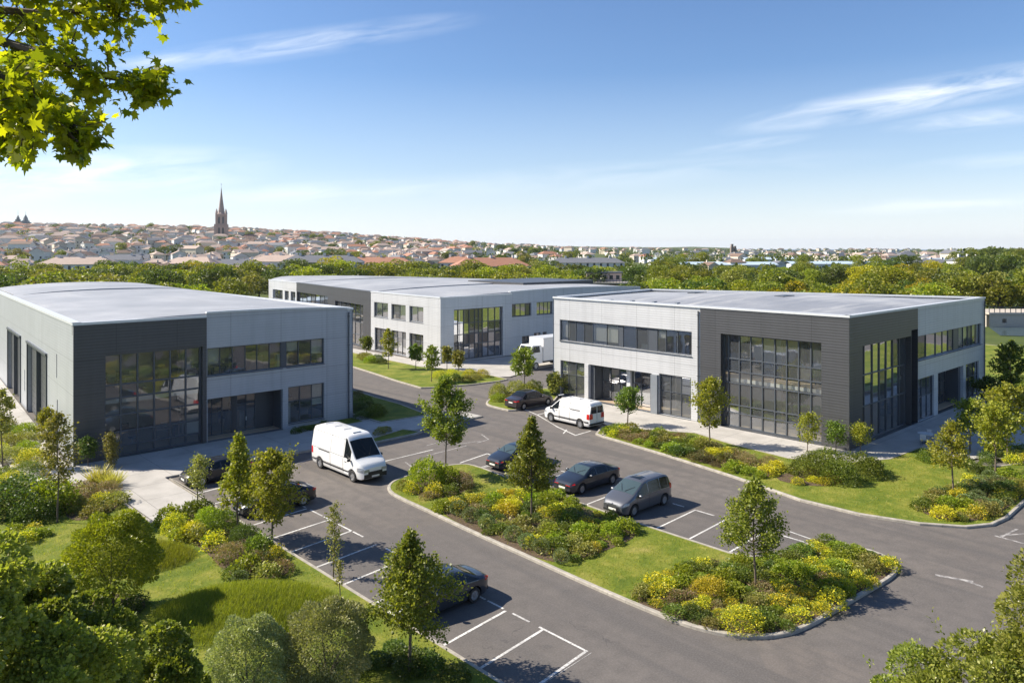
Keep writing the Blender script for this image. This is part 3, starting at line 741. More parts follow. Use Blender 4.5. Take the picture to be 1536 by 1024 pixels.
# ---------------------------------------------------------------- rear building
def rear_building():
    A=(60.8,79.1); zt=8.5
    root=empty('office_building',(A[0],A[1],0))
    tag(root,'long grey unit at the rear, seen between the other two, with vaulted pale roofs','building')
    B1=cam2w(*[( (556-CX)/F*113.6), 113.6]); B2=cam2w((445-CX)/F*143,143); B3=cam2w((403-CX)/F*156,156)
    D=(73.4,79.1); E=(73.4,79.5); Fp=(103,79.5)
    l1=Wall(B1,A); l2=Wall(B2,B1); l3=Wall(B3,B2); f1=Wall(A,D); f2=Wall(E,Fp)
    def win(w,a,b): return tuple(sorted((w.u(a),w.u(b))))
    # white end block
    up=[(*win(l1,561,582),5.0,7.1),(*win(l1,587,608.5),5.0,7.1),(*win(l1,614,635),5.0,7.1)]
    lo=[(*win(l1,562,583),.12,3.4),(*win(l1,587,609),.12,3.4),(*win(l1,614,635),.12,3.4)]
    mb=MB(); l1.panel(mb,0,l1.L,0,zt,up+lo,0,.3); mb.build('wall',M['clad_white'],root)
    for h in up: window(l1,root,*h,2,1,.2)
    for h in lo: window(l1,root,*h,3,[.7],.2)
    # dark middle
    h2=[(*win(l2,446,492),5.0,6.9),(*win(l2,503,545),0.12,6.4)]
    mb=MB(); l2.panel(mb,0,l2.L,0,zt,h2,.04,.35); mb.build('dark_cladding',M['clad_dark'],root)
    window(l2,root,*h2[0],7,1,.2,name='strip_window'); window(l2,root,*h2[1],6,[.25,.55,.75],.25,name='curtain_wall',sill=False)
    h3=[(*win(l3,409,424),5.0,6.8),(*win(l3,427,433),5.0,6.8),(*win(l3,436,443),5.0,6.8)]
    mb=MB(); l3.panel(mb,0,l3.L,0,zt,h3,0,.3); mb.build('wall',M['clad_white'],root)
    for i,h in enumerate(h3): window(l3,root,*h,3 if i==0 else 2,1,.2)
    # front
    g=(f1.u(681),f1.u(754.5),.12,6.9)
    mb=MB(); f1.panel(mb,0,f1.L,0,zt,[g],0,.4); mb.build('wall',M['clad_blue'],root)
    window(f1,root,*g,[.11,.22,.33,.44,.52,.60,.72,.86],[.3,.5,.72],.3,.12,.09,'curtain_wall',frames_deep=.16,sill=False)
    arc=lambda u: 8.45+.5*math.sin(PI*min(1,(u+8)/38))
    ups=[(f2.u(767),f2.u(797),5.3,7.1),(f2.u(805),f2.u(829),5.3,7.1)]; los=[(f2.u(783),f2.u(794),.1,2.4),(f2.u(801),f2.u(811),1.2,2.7),(f2.u(814),f2.u(820),1.2,2.7)]
    ups=[(a,min(b,f2.L),c,d) for a,b,c,d in ups]
    mb=MB(); f2.panel(mb,0,f2.L,0,8.4,ups+los,0,.3,top=arc); mb.build('wall',M['clad_blue'],root)
    for h in ups: window(f2,root,*h,4,1,.2)
    for h in los: window(f2,root,*h,2,1,.2)
    interior(f1,root,4.6,f1.L+3,7,7.6,seed=21,zmid=3.9)
    interior(l1,root,.4,l1.L-.6,3.4,7.6,seed=22,zmid=4.2); interior(l2,root,.4,l2.L-.4,5,7.6,seed=23,zmid=4.4)
    for w_,t in ((l1,0),(l2,.04),(l3,0),(f1,0)): coping(w_,root,0,w_.L,zt,'coping' if w_ is not l2 else 'coping_dark',.14,.06+t,.4)
    coping(f2,root,0,f2.L,0,'coping',.14,.06,.4,top=arc)
    back=[Wall(Fp,(103,132)),Wall((103,132),(78,150)),Wall((78,150),B3)]
    for w_ in back:
        mb=MB(); w_.panel(mb,0,w_.L,0,zt,[],0,.3); mb.build('wall',M['clad_light'],root)
    # roofs: a front vault, a middle vault and a rear vault stepping over one another
    VA,VB1,VB2,VB3=Vector(A),Vector(B1),Vector(B2),Vector(B3)
    def band(p0,p1,q0,q1,z0,amp,ph=1.0):
        def fn(u,v):
            a=p0.lerp(p1,v); b=q0.lerp(q1,v); p=a.lerp(b,u); return (p.x,p.y,z0+amp*math.sin(PI*u)**.6+.2*math.sin(PI*v))
        return fn
    us=frange(0,1,22); vs_=frange(0,1,8)
    roofgrid(band(VA+Vector((.35,.4)),VB1+Vector((.35,.5)),Vector((102.8,79.9)),Vector((102.8,100)),8.40,.45),us,vs_,M['roof'],'roof',root)
    roofgrid(band(VB1+Vector((.3,0)),VB2+Vector((.3,.3)),Vector((102.8,97.5)),Vector((102.8,125)),8.45,.62),us,vs_,M['roof'],'roof',root,.5)
    roofgrid(band(VB2+Vector((.3,-.5)),VB3+Vector((.3,0)),Vector((102.8,122)),Vector((79,149.5)),8.5,.7),us,vs_,M['roof'],'roof',root,.5)
    mb=MB(); mb.box(86,90,8.6,103.2,104,9.35); mb.build('plant_room',M['clad_dark'],root)
    return finish(root)
rear_building()
# ------------------------------------------------------------------ foliage
def rs_(seed): return np.random.default_rng(seed)
SHAPES={
 'leaf':np.array([(0,0,0),(.38,.45,.06),(0,1,-.04),(-.38,.45,.06)]),
 'blade':np.array([(-.5,0,0),(.5,0,0),(.12,1,.0),(-.12,1,.0)]),
 'wide':np.array([(0,0,0),(.5,.28,.07),(.42,.72,.05),(0,1,-.05),(-.42,.72,.05),(-.5,.28,.07)]),
 'maple':np.array([(0,0,0),(.10,.12,.0),(.42,.02,-.05),(.36,.20,.02),(.62,.44,-.06),(.34,.46,.04),(.36,.66,.02),(.16,.62,.04),(0,1.02,-.05),(-.16,.62,.04),(-.36,.66,.02),(-.34,.46,.04),(-.62,.44,-.06),(-.36,.20,.02),(-.42,.02,-.05),(-.10,.12,0)]),
}
def leaf_mesh(name,C,D,size,mat,R,shape='leaf',flat=.0,sizevar=.45,width=1.0,tint=None):
    """C centres, D growing directions; one small face per leaf"""
    S=SHAPES[shape]; n=len(C); k=len(S)
    D=D+R.normal(0,1e-3,D.shape); D=D/np.linalg.norm(D,axis=1,keepdims=True)
    up=R.normal(0,1,(n,3)); up[:,2]+=flat
    X=np.cross(D,up); X/=np.linalg.norm(X,axis=1,keepdims=True)+1e-9
    Z=np.cross(X,D)
    s=size*(1+sizevar*(R.random(n)*2-1))
    V=(C[:,None,:]+s[:,None,None]*(S[None,:,0,None]*width*X[:,None,:]+S[None,:,1,None]*D[:,None,:]+S[None,:,2,None]*Z[:,None,:])).reshape(-1,3)
    me=bpy.data.meshes.new(name)
    me.vertices.add(n*k); me.vertices.foreach_set('co',V.astype(np.float32).ravel())
    me.loops.add(n*k); me.loops.foreach_set('vertex_index',np.arange(n*k,dtype=np.int32))
    me.polygons.add(n); me.polygons.foreach_set('loop_start',np.arange(0,n*k,k,dtype=np.int32))
    try: me.polygons.foreach_set('loop_total',np.full(n,k,dtype=np.int32))
    except Exception: pass
    a=me.attributes.new('tint','FLOAT','FACE'); a.data.foreach_set('value',(R.random(n) if tint is None else tint).astype(np.float32))
    me.materials.append(mat); me.update(calc_edges=True)
    return me
def unit(n,R):
    v=R.normal(0,1,(n,3)); return v/np.linalg.norm(v,axis=1,keepdims=True)
def lumps(seed,nl,rx,rz,lump,n,zc,droop=0.0,squash=.85,fill=.75):
    """points on the skins of lumps packed into an ellipsoid crown: uneven outline, gaps between the lumps"""
    R=rs_(seed); cs=[]
    while len(cs)<nl:
        p=R.uniform(-1,1,3)
        if np.linalg.norm(p)<1 and (np.linalg.norm(p)>.35 or R.random()<.3): cs.append(p*np.array([rx*.78,rx*.78,rz*.8])+np.array([0,0,zc]))
    cs=np.array(cs); rr=lump*R.uniform(.65,1.25,nl)
    w=rr**2; idx=R.choice(nl,n,p=w/w.sum())
    d=unit(n,R); d[:,2]=np.where((d[:,2]<-.2)&(R.random(n)<.6),-d[:,2],d[:,2])
    rad=rr[idx]*(fill+(1-fill)*R.random(n)**.5*1.15)
    C=cs[idx]+d*rad[:,None]*np.array([1,1,squash])
    D=d+R.normal(0,.55,(n,3)); D[:,2]-=droop
    return R,C,D,cs,rr
# ---- shrubs: a few meshes of each kind, base at z=0, about 1 m across
SHR={}
def shrub_mesh(kind,seed,n,mat,size,nl=9,rx=.5,rz=.42,lump=.26,shape='leaf',width=1.0,spiky=0,ball=False):
    n=int(n*2.0) if not spiky else n; size*=.64
    R,C,D,cs,rr=lumps(seed,nl,rx,rz,lump,n,rz*.85)
    if ball:
        d=unit(n,R); rad=R.uniform(.86,1.03,n)*(1+.05*np.sin(d[:,0]*7+seed)*np.cos(d[:,1]*6)); C=d*rad[:,None]*np.array([rx,rx,rz])+np.array([0,0,rz*.92]); D=d+R.normal(0,.5,(n,3))
    elif not spiky:
        m=int(n*.68); d=unit(m,R); d[:,2]=abs(d[:,2])*1.1-.12; rad=R.uniform(.80,1.02,m)*(1+.10*np.sin(d[:,0]*8+seed)*np.cos(d[:,1]*7+seed)+.06*np.sin(d[:,2]*9+d[:,1]*11)); C[:m]=d*rad[:,None]*np.array([rx,rx,rz*1.55])+np.array([0,0,.06]); D[:m]=d+R.normal(0,.55,(m,3)); C[:,2]*=.92
    if spiky:
        a=R.random(n)*2*PI; q=R.random(n)**.5*rx*.55; C=np.stack([q*np.cos(a),q*np.sin(a),R.random(n)*.1],1)
        D=np.stack([np.cos(a)*q*1.6+R.normal(0,.22,n),np.sin(a)*q*1.6+R.normal(0,.22,n),np.ones(n)],1); size=rz*1.5
    C[:,2]=np.maximum(C[:,2],.02)
    top=(C[:,2]-C[:,2].min())/(np.ptp(C[:,2])+1e-6)
    me=leaf_mesh(kind,C,D,size,mat,R,shape,flat=.6,width=width)
    return me
KIND={}
def K(kind,mat,desc,name,cat,**kw): KIND[kind]=dict(mat=M[mat],desc=desc,name=name,cat=cat,kw=kw)
K('green','lf_mid','mid green rounded shrub','garden_shrub','shrub',n=620,size=.11)
K('lime','lf_lime','lime green leafy shrub','garden_shrub','shrub',n=560,size=.13)
K('yflower','lf_yflower','yellow flowered green shrub','flowering_shrub','shrub',n=640,size=.10)
K('gold','lf_gold','golden leaved shrub','golden_shrub','shrub',n=560,size=.11)
K('red','lf_red','russet brown leaved shrub','russet_shrub','shrub',n=560,size=.10)
K('orange','lf_orange','orange tipped shrub','flowering_shrub','shrub',n=600,size=.10)
K('pink','lf_pink','dusty pink heather mound','heather_shrub','shrub',n=620,size=.085,rz=.34)
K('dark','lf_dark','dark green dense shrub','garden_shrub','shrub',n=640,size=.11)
K('ball','lf_bgrey','neat blue green ball shrub','ball_shrub','shrub',n=800,size=.085,ball=True)
K('olive','lf_olive','olive green loose shrub','garden_shrub','shrub',n=560,size=.12)
K('straw','lf_straw','straw coloured grass tuft','ornamental_grass','grass tuft',n=260,size=.6,spiky=1,shape='blade',width=.045)
for k,d in KIND.items():
    kw=dict(d['kw']); d['fine']=[shrub_mesh(d['name'],31*i+len(k),int(kw.get('n')*3.2),d['mat'],kw.get('size')*.5,nl=22,lump=.17,**{q:v for q,v in kw.items() if q not in('n','size')}) for i in range(2)] if not kw.get('spiky') else None; d['me']=[shrub_mesh(d['name'],hash(k)%1+ i*17+len(k)*3+ord(k[0]),kw.get('n'),d['mat'],kw.get('size'),**{q:v for q,v in kw.items() if q not in('n','size')}) for i in range(3)]
PLANTED=[]
def plant(kind,X,Y,diam,h=None,where='',z=.12,group='shrubs in the planting beds',label=None):
    d=KIND[kind]; me=d['me'][rnd.randrange(3)] if diam<1.5 or not d['fine'] else d['fine'][rnd.randrange(2)]
    o=meshobj(d['name'],me,None,(X,Y,z),rnd.uniform(0,6.28),(diam,diam*rnd.uniform(.9,1.1),(h or diam*.8)/.8))
    px,_=proj(X,Y)
    if label: tag(o,label,d['cat'],group)
    else: tagq(o,d['desc'],where,d['cat'],group,px)
    PLANTED.append((X,Y,diam/2)); return o
def inpoly(p,x,y):
    c=False; n=len(p)
    for i in range(n):
        a,b=p[i],p[i-1]
        if (a[1]>y)!=(b[1]>y) and x<(b[0]-a[0])*(y-a[1])/(b[1]-a[1])+a[0]: c=not c
    return c
def soil(poly,z=.135):
    p=chaikin(poly,2); return sheet('planting_soil',p,z,M['soil'])
def bed(px_poly,n,kinds,sz,where,world=False,soilbed=True,gap=.62,tries=60,clump=.55,edge=None):
    poly=px_poly if world else P(*px_poly)
    if soilbed: soil(poly)
    xs=[p[0] for p in poly]; ys=[p[1] for p in poly]; ks=list(kinds); ws=[kinds[k] for k in ks]
    placed=[]; k0=0
    for _ in range(n*tries):
        if k0>=n: break
        X,Y=rnd.uniform(min(xs),max(xs)),rnd.uniform(min(ys),max(ys))
        if not inpoly(poly,X,Y): continue
        dm=rnd.uniform(*sz)
        if any((X-a)**2+(Y-b)**2<(gap*(dm/2+r))**2 for a,b,r,_k in placed) or any((X-a)**2+(Y-b)**2<(.6*(dm/2+r))**2 for a,b,r in PLANTED): continue
        k=None
        if placed and rnd.random()<clump:
            q=min(placed,key=lambda t:(t[0]-X)**2+(t[1]-Y)**2); k=q[3] if (q[0]-X)**2+(q[1]-Y)**2<2.5 else None
        k=k or rnd.choices(ks,ws)[0]
        if k=='ball': dm=min(dm,.85)
        plant(k,X,Y,dm,dm*rnd.uniform(.42,.66),where); placed.append((X,Y,dm/2,k)); k0+=1
# ---- trees
def tree_meshes(seed,h,base,rmax,shape,nb,nleaf,lsize,mat,bark,trunk_r=.06,twist=.04,rise=.55,lshape='leaf',spread=.16,fork=0,droop=.15,width=1.15):
    R=rs_(seed); mb=MB(); C=[];D=[]; nleaf=int(nleaf*1.9); lsize*=.70; sm=max(shape(i/40) for i in range(41)); sh0=shape; shape=lambda t:sh0(t)/sm; rmax*=1.18; rise*=.8
    def wob(z): return np.array([twist*math.sin(z*1.3+seed),twist*math.cos(z*1.1+seed*2)-twist*math.cos(seed*2),z])
    zs=np.linspace(0,h*.96,9); mb.tube([wob(z)-np.array([0,0,.25 if z==0 else 0]) for z in zs],[max(.008,trunk_r*(1-.85*z/h)) for z in zs],7)
    per=max(4,nleaf//(nb+2))
    for i in range(nb):
        t=(i+.5)/nb; z=base+(h-base)*.97*t**.95; ln=rmax*shape(t)*R.uniform(.68,1.15)
        az=i*2.39996+R.normal(0,.35); ra=rise*R.uniform(.6,1.35)
        p0=wob(z); dirv=np.array([math.cos(az)*math.cos(ra),math.sin(az)*math.cos(ra),math.sin(ra)])
        pts=[p0]; 
        for s in range(1,5):
            dv=dirv+np.array([0,0,.10*s-.02])+R.normal(0,.09,3); dv/=np.linalg.norm(dv); pts.append(pts[-1]+dv*ln/4)
        mb.tube(pts,[max(.005,trunk_r*.42*(1-.2*s)*(1-.5*t)) for s in range(5)],4,cap=False)
        pts=np.array(pts)
        # twigs
        tw=[(pts,.25)]
        for q in range(3):
            s=R.uniform(.35,.9)*4; a=pts[int(s)]; 
            dv=dirv+R.normal(0,.75,3); dv/=np.linalg.norm(dv); e=a+dv*ln*R.uniform(.25,.45)
            mb.tube([a,e],[trunk_r*.14,.004],3,cap=False); tw.append((np.array([a,(a+e)/2,e]),.1))
        k=max(4,int(per*(.35+1.1*shape(t))))
        for pth,st in tw:
            m=int(k*(.46 if st==.25 else .18)); u=R.uniform(st,1.04,m)*(len(pth)-1); ii=np.minimum(u.astype(int),len(pth)-2); fr=(u-ii)[:,None]
            c=pth[ii]*(1-fr)+pth[ii+1]*fr+R.normal(0,spread*(.5+.5*shape(t)),(m,3))
            C.append(c); dd=np.tile(dirv,(m,1))*.6+R.normal(0,.6,(m,3)); dd[:,2]-=droop; D.append(dd)
    m=per; u=R.uniform(.9,1.0,m)*h; c=np.array([wob(z) for z in u])+R.normal(0,spread*.6,(m,3)); C.append(c); D.append(R.normal(0,.5,(m,3))+np.array([0,0,.5]))
    C=np.concatenate(C); D=np.concatenate(D)
    return mb.mesh('trunk',bark,50), leaf_mesh('crown',C,D,lsize,mat,R,lshape,flat=.8,width=width)
cone=lambda t:(1-t)**.85*min(1,(t+.1)*5)
ovoid=lambda t:math.sin(PI*min(1,.12+.88*t))**.7*(1-.25*t)
slim=lambda t:.5+.5*math.sin(PI*t)
def tree(name,X,Y,meshes,label,group,z=.12,rz=None,scale=1.0,tq=None):
    r=empty(name,(X,Y,z),rnd.uniform(0,6.28) if rz is None else rz); r.scale=scale if hasattr(scale,'__len__') else (scale,)*3
    meshobj('trunk',meshes[0],r); meshobj('crown',meshes[1],r)
    if tq: tagq(r,tq[0],tq[1],'tree',group,proj(X,Y)[0])
    else: tag(r,label,'tree',group)
    return r
def ytree(bx,by,topy,halfw,label,shape=cone,base=.22,nb=30,nl=3000,ls=.15,mat='lf_young',seed=1,name='young_tree',tr=.06,rise=.55,z=.12,spread=.15,bark='bark'):
    X,Y=G(bx,by,z); _,d=w2cam(X,Y); h=(by-topy)*d/F; r=halfw*d/F
    ms=tree_meshes(seed,h,base*h,r*1.08,shape,nb,nl,ls,M[mat],M[bark],tr,rise=rise,spread=spread)
    return tree(name,X,Y,ms,label,'young trees around the car park',z,rz=0)
ytree(669,712,566,37,'tall slender young tree at the rounded tip of the central island',base=.30,nb=38,nl=4600,ls=.19,rise=.45,seed=3,shape=lambda t:(.62+.9*t if t<.35 else (1-t)**.75*1.3),mat='lf_young')
ytree(798,777,627,37,'cone shaped young tree in the middle planting bed of the central island',base=.24,nb=42,nl=4800,ls=.17,rise=.4,seed=5,mat='lf_young')
ytree(1133,883,719,51,'spreading young tree with thin trunk in the right-hand bed of the central island',base=.30,nb=38,nl=4200,ls=.145,rise=.36,seed=8,shape=lambda t:(1-t)**.85*min(1,.7+2*t),mat='lf_young')
ytree(615,1006,797,56,'dense young tree hiding the nose of the nearest dark saloon',base=.25,nb=44,nl=7000,ls=.13,rise=.42,seed=12,tr=.07,shape=lambda t:(1-t)**.85*min(1,.75+t))
ytree(357,803,651,30,'slim bright green young tree behind the shrub bed, left of a broader one',base=.26,nb=34,nl=3200,ls=.16,seed=15,mat='lf_yellow',shape=lambda t:(1-t)**.75)
ytree(407,818,675,39,'broad bright green young tree hiding a parked dark car',base=.22,nb=34,nl=3900,ls=.16,seed=19,mat='lf_yellow',shape=ovoid)
ytree(297,764,686,14,'small thin tree with a tight crown at the end of the paved strip',base=.36,nb=16,nl=800,ls=.13,seed=22,mat='lf_olive',shape=slim,tr=.045)
ytree(500,862,757,13,'wispy upright sapling standing among the empty near parking bays',base=.12,nb=22,nl=520,ls=.11,seed=25,mat='lf_olive',shape=slim,tr=.035,rise=1.0,spread=.09)
ytree(510,912,842,7,'stick thin sapling on the grass verge beside the near bays',base=.45,nb=9,nl=170,ls=.11,seed=27,mat='lf_olive',shape=slim,tr=.03,rise=.9,spread=.07)
ytree(87,783,620,26,'thin tall young tree on the lawn by the charcoal corner of the left unit',base=.34,nb=26,nl=1500,ls=.17,seed=30,mat='lf_olive',shape=ovoid,tr=.05)
ytree(70,668,613,14,'small leafy tree against the pale side wall of the left unit',base=.1,nb=18,nl=1000,ls=.2,seed=31,mat='lf_yellow',shape=ovoid,tr=.04)
ytree(3,700,585,17,'young tree at the left edge beside the side path',base=.4,nb=18,nl=1000,ls=.2,seed=33,mat='lf_olive',shape=ovoid,tr=.05)
ytree(787,589,524,20,'young tree behind the dark plum saloon with the white truck beyond it',base=.34,nb=22,nl=1500,ls=.26,seed=36,shape=ovoid,mat='lf_young')
ytree(941,637,582,20,'small round headed tree beside the white panel van',base=.32,nb=24,nl=1700,ls=.18,seed=38,shape=ovoid,mat='lf_mid')
ytree(1065,668,567,27,'young tree in front of the charcoal corner block, on the planted verge',base=.24,nb=30,nl=2300,ls=.18,seed=40,shape=ovoid,mat='lf_yellow')
ytree(1254,679,635,17,'small ball headed tree against the charcoal wall, just left of the corner',base=.3,nb=20,nl=1200,ls=.15,seed=42,shape=ovoid,mat='lf_mid',tr=.035)
ytree(1291,681,638,14,'small ball headed tree just right of the charcoal corner, by the shaded front',base=.35,nb=18,nl=1000,ls=.15,seed=43,shape=ovoid,mat='lf_yellow',tr=.035)
ytree(1211,676,620,16,'small yellowish tree standing before the tall corner glazing',base=.2,nb=18,nl=800,ls=.16,seed=44,shape=ovoid,mat='lf_yellow',tr=.035)
ytree(1430,740,634,33,'open crowned young tree on the right lawn bed near the kerb',base=.32,nb=28,nl=1700,ls=.18,seed=46,shape=lambda t:(1-t)**.5,mat='lf_yellow')
ytree(1493,712,606,36,'broad young tree on the right lawn, in front of the shaded facade',base=.3,nb=28,nl=2200,ls=.2,seed=48,shape=ovoid,mat='lf_yellow')
ytree(1512,690,578,32,'tall young tree at the right edge, behind two shorter ones',base=.34,nb=28,nl=2300,ls=.22,seed=49,shape=ovoid,mat='lf_yellow')
ytree(1455,676,600,24,'young tree close to the shaded ground floor windows of the right unit',base=.3,nb=22,nl=1400,ls=.2,seed=50,shape=ovoid,mat='lf_young')
ytree(1517,590,512,22,'bushy tree on the sunny lawn beyond the right unit',base=.12,nb=24,nl=1800,ls=.3,seed=52,shape=ovoid,mat='lf_mid')
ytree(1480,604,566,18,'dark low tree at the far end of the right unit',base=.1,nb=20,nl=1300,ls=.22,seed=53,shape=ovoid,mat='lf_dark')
for (bx,by,ty,hw,lab,sd,mt) in [(550,533,506,9,'small tree nearest the left unit on the rear lawn',60,'lf_mid'),(583,553,494,11,'tallest young tree on the rear lawn before the white end wall',61,'lf_yellow'),
    (624,553,518,10,'small tree on the rear lawn before the ground floor windows',62,'lf_mid'),(647,572,519,11,'young tree on the rear lawn just left of the rear corner',63,'lf_young'),(670,553,521,8,'small tree by the rear corner, its right-hand side',64,'lf_olive'),
    (688,558,527,7,'smallest tree by the path beside the rear tall glazing',65,'lf_olive'),(831,592,561,14,'bushy small tree at the left end wall of the right unit',66,'lf_olive')]:
    ytree(bx,by,ty,hw,lab,base=.3 if sd<66 else .05,nb=18,nl=800,ls=.26,seed=sd,shape=ovoid,mat=mt,tr=.05)
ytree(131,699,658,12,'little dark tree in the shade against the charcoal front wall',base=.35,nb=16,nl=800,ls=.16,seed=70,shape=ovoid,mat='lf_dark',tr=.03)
ytree(167,701,652,9,'narrow upright shrub tree at the edge of the tall shaded glazing',base=.04,nb=22,nl=1100,ls=.13,seed=71,shape=slim,mat='lf_olive',tr=.03,rise=1.0)
# ---- beds of shrubs
mixA={'yflower':3,'green':3.2,'lime':3.6,'olive':2,'orange':.35,'pink':.8,'red':.35,'dark':1.2,'gold':.9,'ball':.7,'straw':.2}
# hand placed ones
def ps(kind,px,py,wpx,h=None,where=None,label=None,**k):
    X,Y=G(px,py,.12); _,d=w2cam(X,Y); dm=wpx*d/F
    return plant(kind,X,Y,dm,None if h is None else h*d/F,where or '',label=label,**k)
ps('gold',1063,893,56,34,label='rounded pale golden shrub like a cushion in the right-hand island bed')
ps('yflower',1112,938,74,34,label='bright yellow flowering shrub, broadest near the kerb of the right-hand island bed')
for px,py in ((688,777),(706,787),(730,798),(812,834),(790,826),(770,815),(842,849)): ps('ball',px,py-6,25,20,'along the long island kerb')
for px,py,k,w,h in ((640,728,'lime',58,50),(672,728,'lime',40,36),(618,738,'yflower',26,18),(650,742,'yflower',28,20),(692,728,'pink',40,32),(700,735,'red',22,16),(606,733,'orange',24,16),(676,742,'green',26,18),(640,747,'pink',24,14)): ps(k,px,py,w,h,'at the rounded island tip')
soil(P((596,732),(640,752),(690,746),(716,722),(690,706),(640,712)))
soil(P((655,768),(700,795),(800,840),(850,850),(955,812),(950,796),(880,765),(820,742),(780,738),(690,750)))
soil(P((945,905),(1000,930),(1050,946),(1110,957),(1170,956),(1212,942),(1258,914),(1318,878),(1345,858),(1336,843),(1310,830),(1240,814),(1215,817),(1140,848),(1060,850),(985,870)))
bed(((662,768),(700,790),(790,832),(850,850),(950,812),(945,796),(880,768),(820,742),(780,740),(690,752)),88,mixA,(.6,1.3),"in island's middle bed",soilbed=False)
bed(((950,903),(1000,926),(1050,942),(1110,953),(1168,952),(1210,938),(1254,911),(1314,875),(1340,856),(1330,843),(1306,832),(1240,817),(1215,820),(1140,850),(1060,852),(990,872)),120,{'yflower':4,'lime':5,'green':2.5,'gold':1.4,'olive':2,'orange':.3,'pink':.6,'red':.25,'dark':.8,'ball':.8},(.55,1.25),"in island's right-hand bed",soilbed=False)
bed(((915,655),(1000,680),(1100,710),(1150,722),(1168,705),(1100,680),(1040,662),(960,650),(925,645)),82,mixA,(.7,1.55),'before the white facade')
bed(((1150,722),(1240,735),(1262,722),(1200,705)),7,{'gold':2,'orange':2,'yflower':2},(.8,1.2),'before the big green bushes')
for px,py,w,h in ((1222,712,70,40),(1258,722,62,40),(1292,712,64,40),(1240,700,60,34),(1305,706,40,24)): ps('green',px,py,w,h,'below the charcoal corner')
bed(((1368,770),(1440,788),(1490,778),(1530,752),(1560,725),(1500,715),(1420,735)),54,mixA,(.6,1.4),'in the right lawn bed')
bed(((1470,690),(1540,700),(1560,680),(1500,672)),12,{'yflower':2,'green':2,'lime':1,'dark':1},(.9,1.4),'under right edge trees',soilbed=False)
bed(((1380,690),(1480,700),(1490,716),(1400,700)),9,{'dark':3,'green':2,'olive':1},(.8,1.3),'along shaded right path',soilbed=False)
bed(((1478,590),(1536,598),(1560,580),(1500,565)),12,{'green':2,'dark':2,'olive':1},(1.4,2.4),'beyond the right unit',soilbed=False)
bed(((735,606),(745,598),(790,588),(810,590),(770,606),(748,610)),10,{'lime':3,'yflower':2,'olive':1},(1.0,1.8),'in small corner bed',soilbed=False)
for px,py,w,h in ((748,597,30,28),(775,592,34,26),(800,588,28,22)): ps('olive',px,py,w,h,'tall in corner bed')
bed(((905,650),(928,643),(924,652)),3,{'green':1,'yflower':1},(.7,1.0),'behind white panel van',soilbed=False)
# left building side beds
soil(P((245,790),(310,830),(345,872),(420,872),(440,855),(400,815),(330,770),(270,765)))
for px,py,k,w,h in ((262,797,'yflower',44,34),(290,780,'green',40,36),(252,785,'lime',36,32),(286,806,'gold',40,28),(332,800,'green',56,46),(312,790,'lime',44,36),(347,838,'pink',48,36),(322,822,'yflower',40,28),(372,858,'lime',44,30),(390,850,'red',40,30),(400,868,'olive',42,26),(425,858,'pink',34,26),(368,815,'dark',50,36),(388,830,'green',44,34),(350,865,'green',34,20),(414,838,'yflower',30,22),(306,770,'dark',30,24),(270,810,'lime',30,20),(360,872,'ball',26,16),(300,812,'olive',34,26)): ps(k,px,py,w,h,'beside the near bays')
soil(P((92,752),(100,785),(140,782),(184,762),(176,735),(150,722),(110,735)))
bed(((96,755),(104,782),(138,780),(180,760),(172,738),(150,725),(112,738)),20,{'pink':2.5,'orange':1.5,'yflower':2,'olive':2,'green':1,'red':1,'lime':1},(.9,1.6),'in the corner bed below the plaza',soilbed=False)
for px,py,w,h in ((150,724,44,22),(168,728,36,18)): ps('straw',px,py,w,h,'along the plaza edge')
bed(((0,720),(20,742),(70,705),(60,680),(35,655),(10,640),(-20,650)),16,{'green':3,'lime':2,'yflower':2,'olive':1},(1.5,2.4),'along left side path',soilbed=False)
for px,py,w,h,k in ((30,765,120,62,'dark'),(75,765,80,56,'lime'),(5,768,90,55,'green'),(52,778,70,40,'dark')): ps(k,px,py,w,h,'in left lawn clump')
bed(((-5,812),(40,800),(70,806),(40,818),(5,828)),8,{'yflower':2,'gold':1,'lime':1},(.7,1.1),'in left yellow patch',soilbed=False)
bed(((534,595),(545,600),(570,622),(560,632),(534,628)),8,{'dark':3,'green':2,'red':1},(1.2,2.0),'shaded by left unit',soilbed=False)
bed(((560,655),(600,650),(612,640),(575,648)),2,{'olive':1},(.8,1.1),'behind the tall van',soilbed=False)
bed(((650,568),(668,580),(700,574),(735,568),(700,562)),9,{'yflower':2,'dark':1,'lime':1,'olive':1},(1.2,2.2),'in the rear lawn beds',soilbed=False)
bed(((534,535),(552,545),(590,548),(560,538)),6,{'olive':1,'lime':1,'dark':1},(1.4,2.2),'near left unit, rear lawn',soilbed=False)
bed(((440,652),(486,645),(486,641),(440,647)),4,{'dark':2,'olive':1},(.6,.9),'under left unit windows',soilbed=False)
bed(((565,1000),(640,1018),(690,1024),(640,995),(580,975)),12,{'dark':2,'lime':2,'yflower':1,'red':1},(.8,1.3),'under the nearest bay tree',soilbed=False)
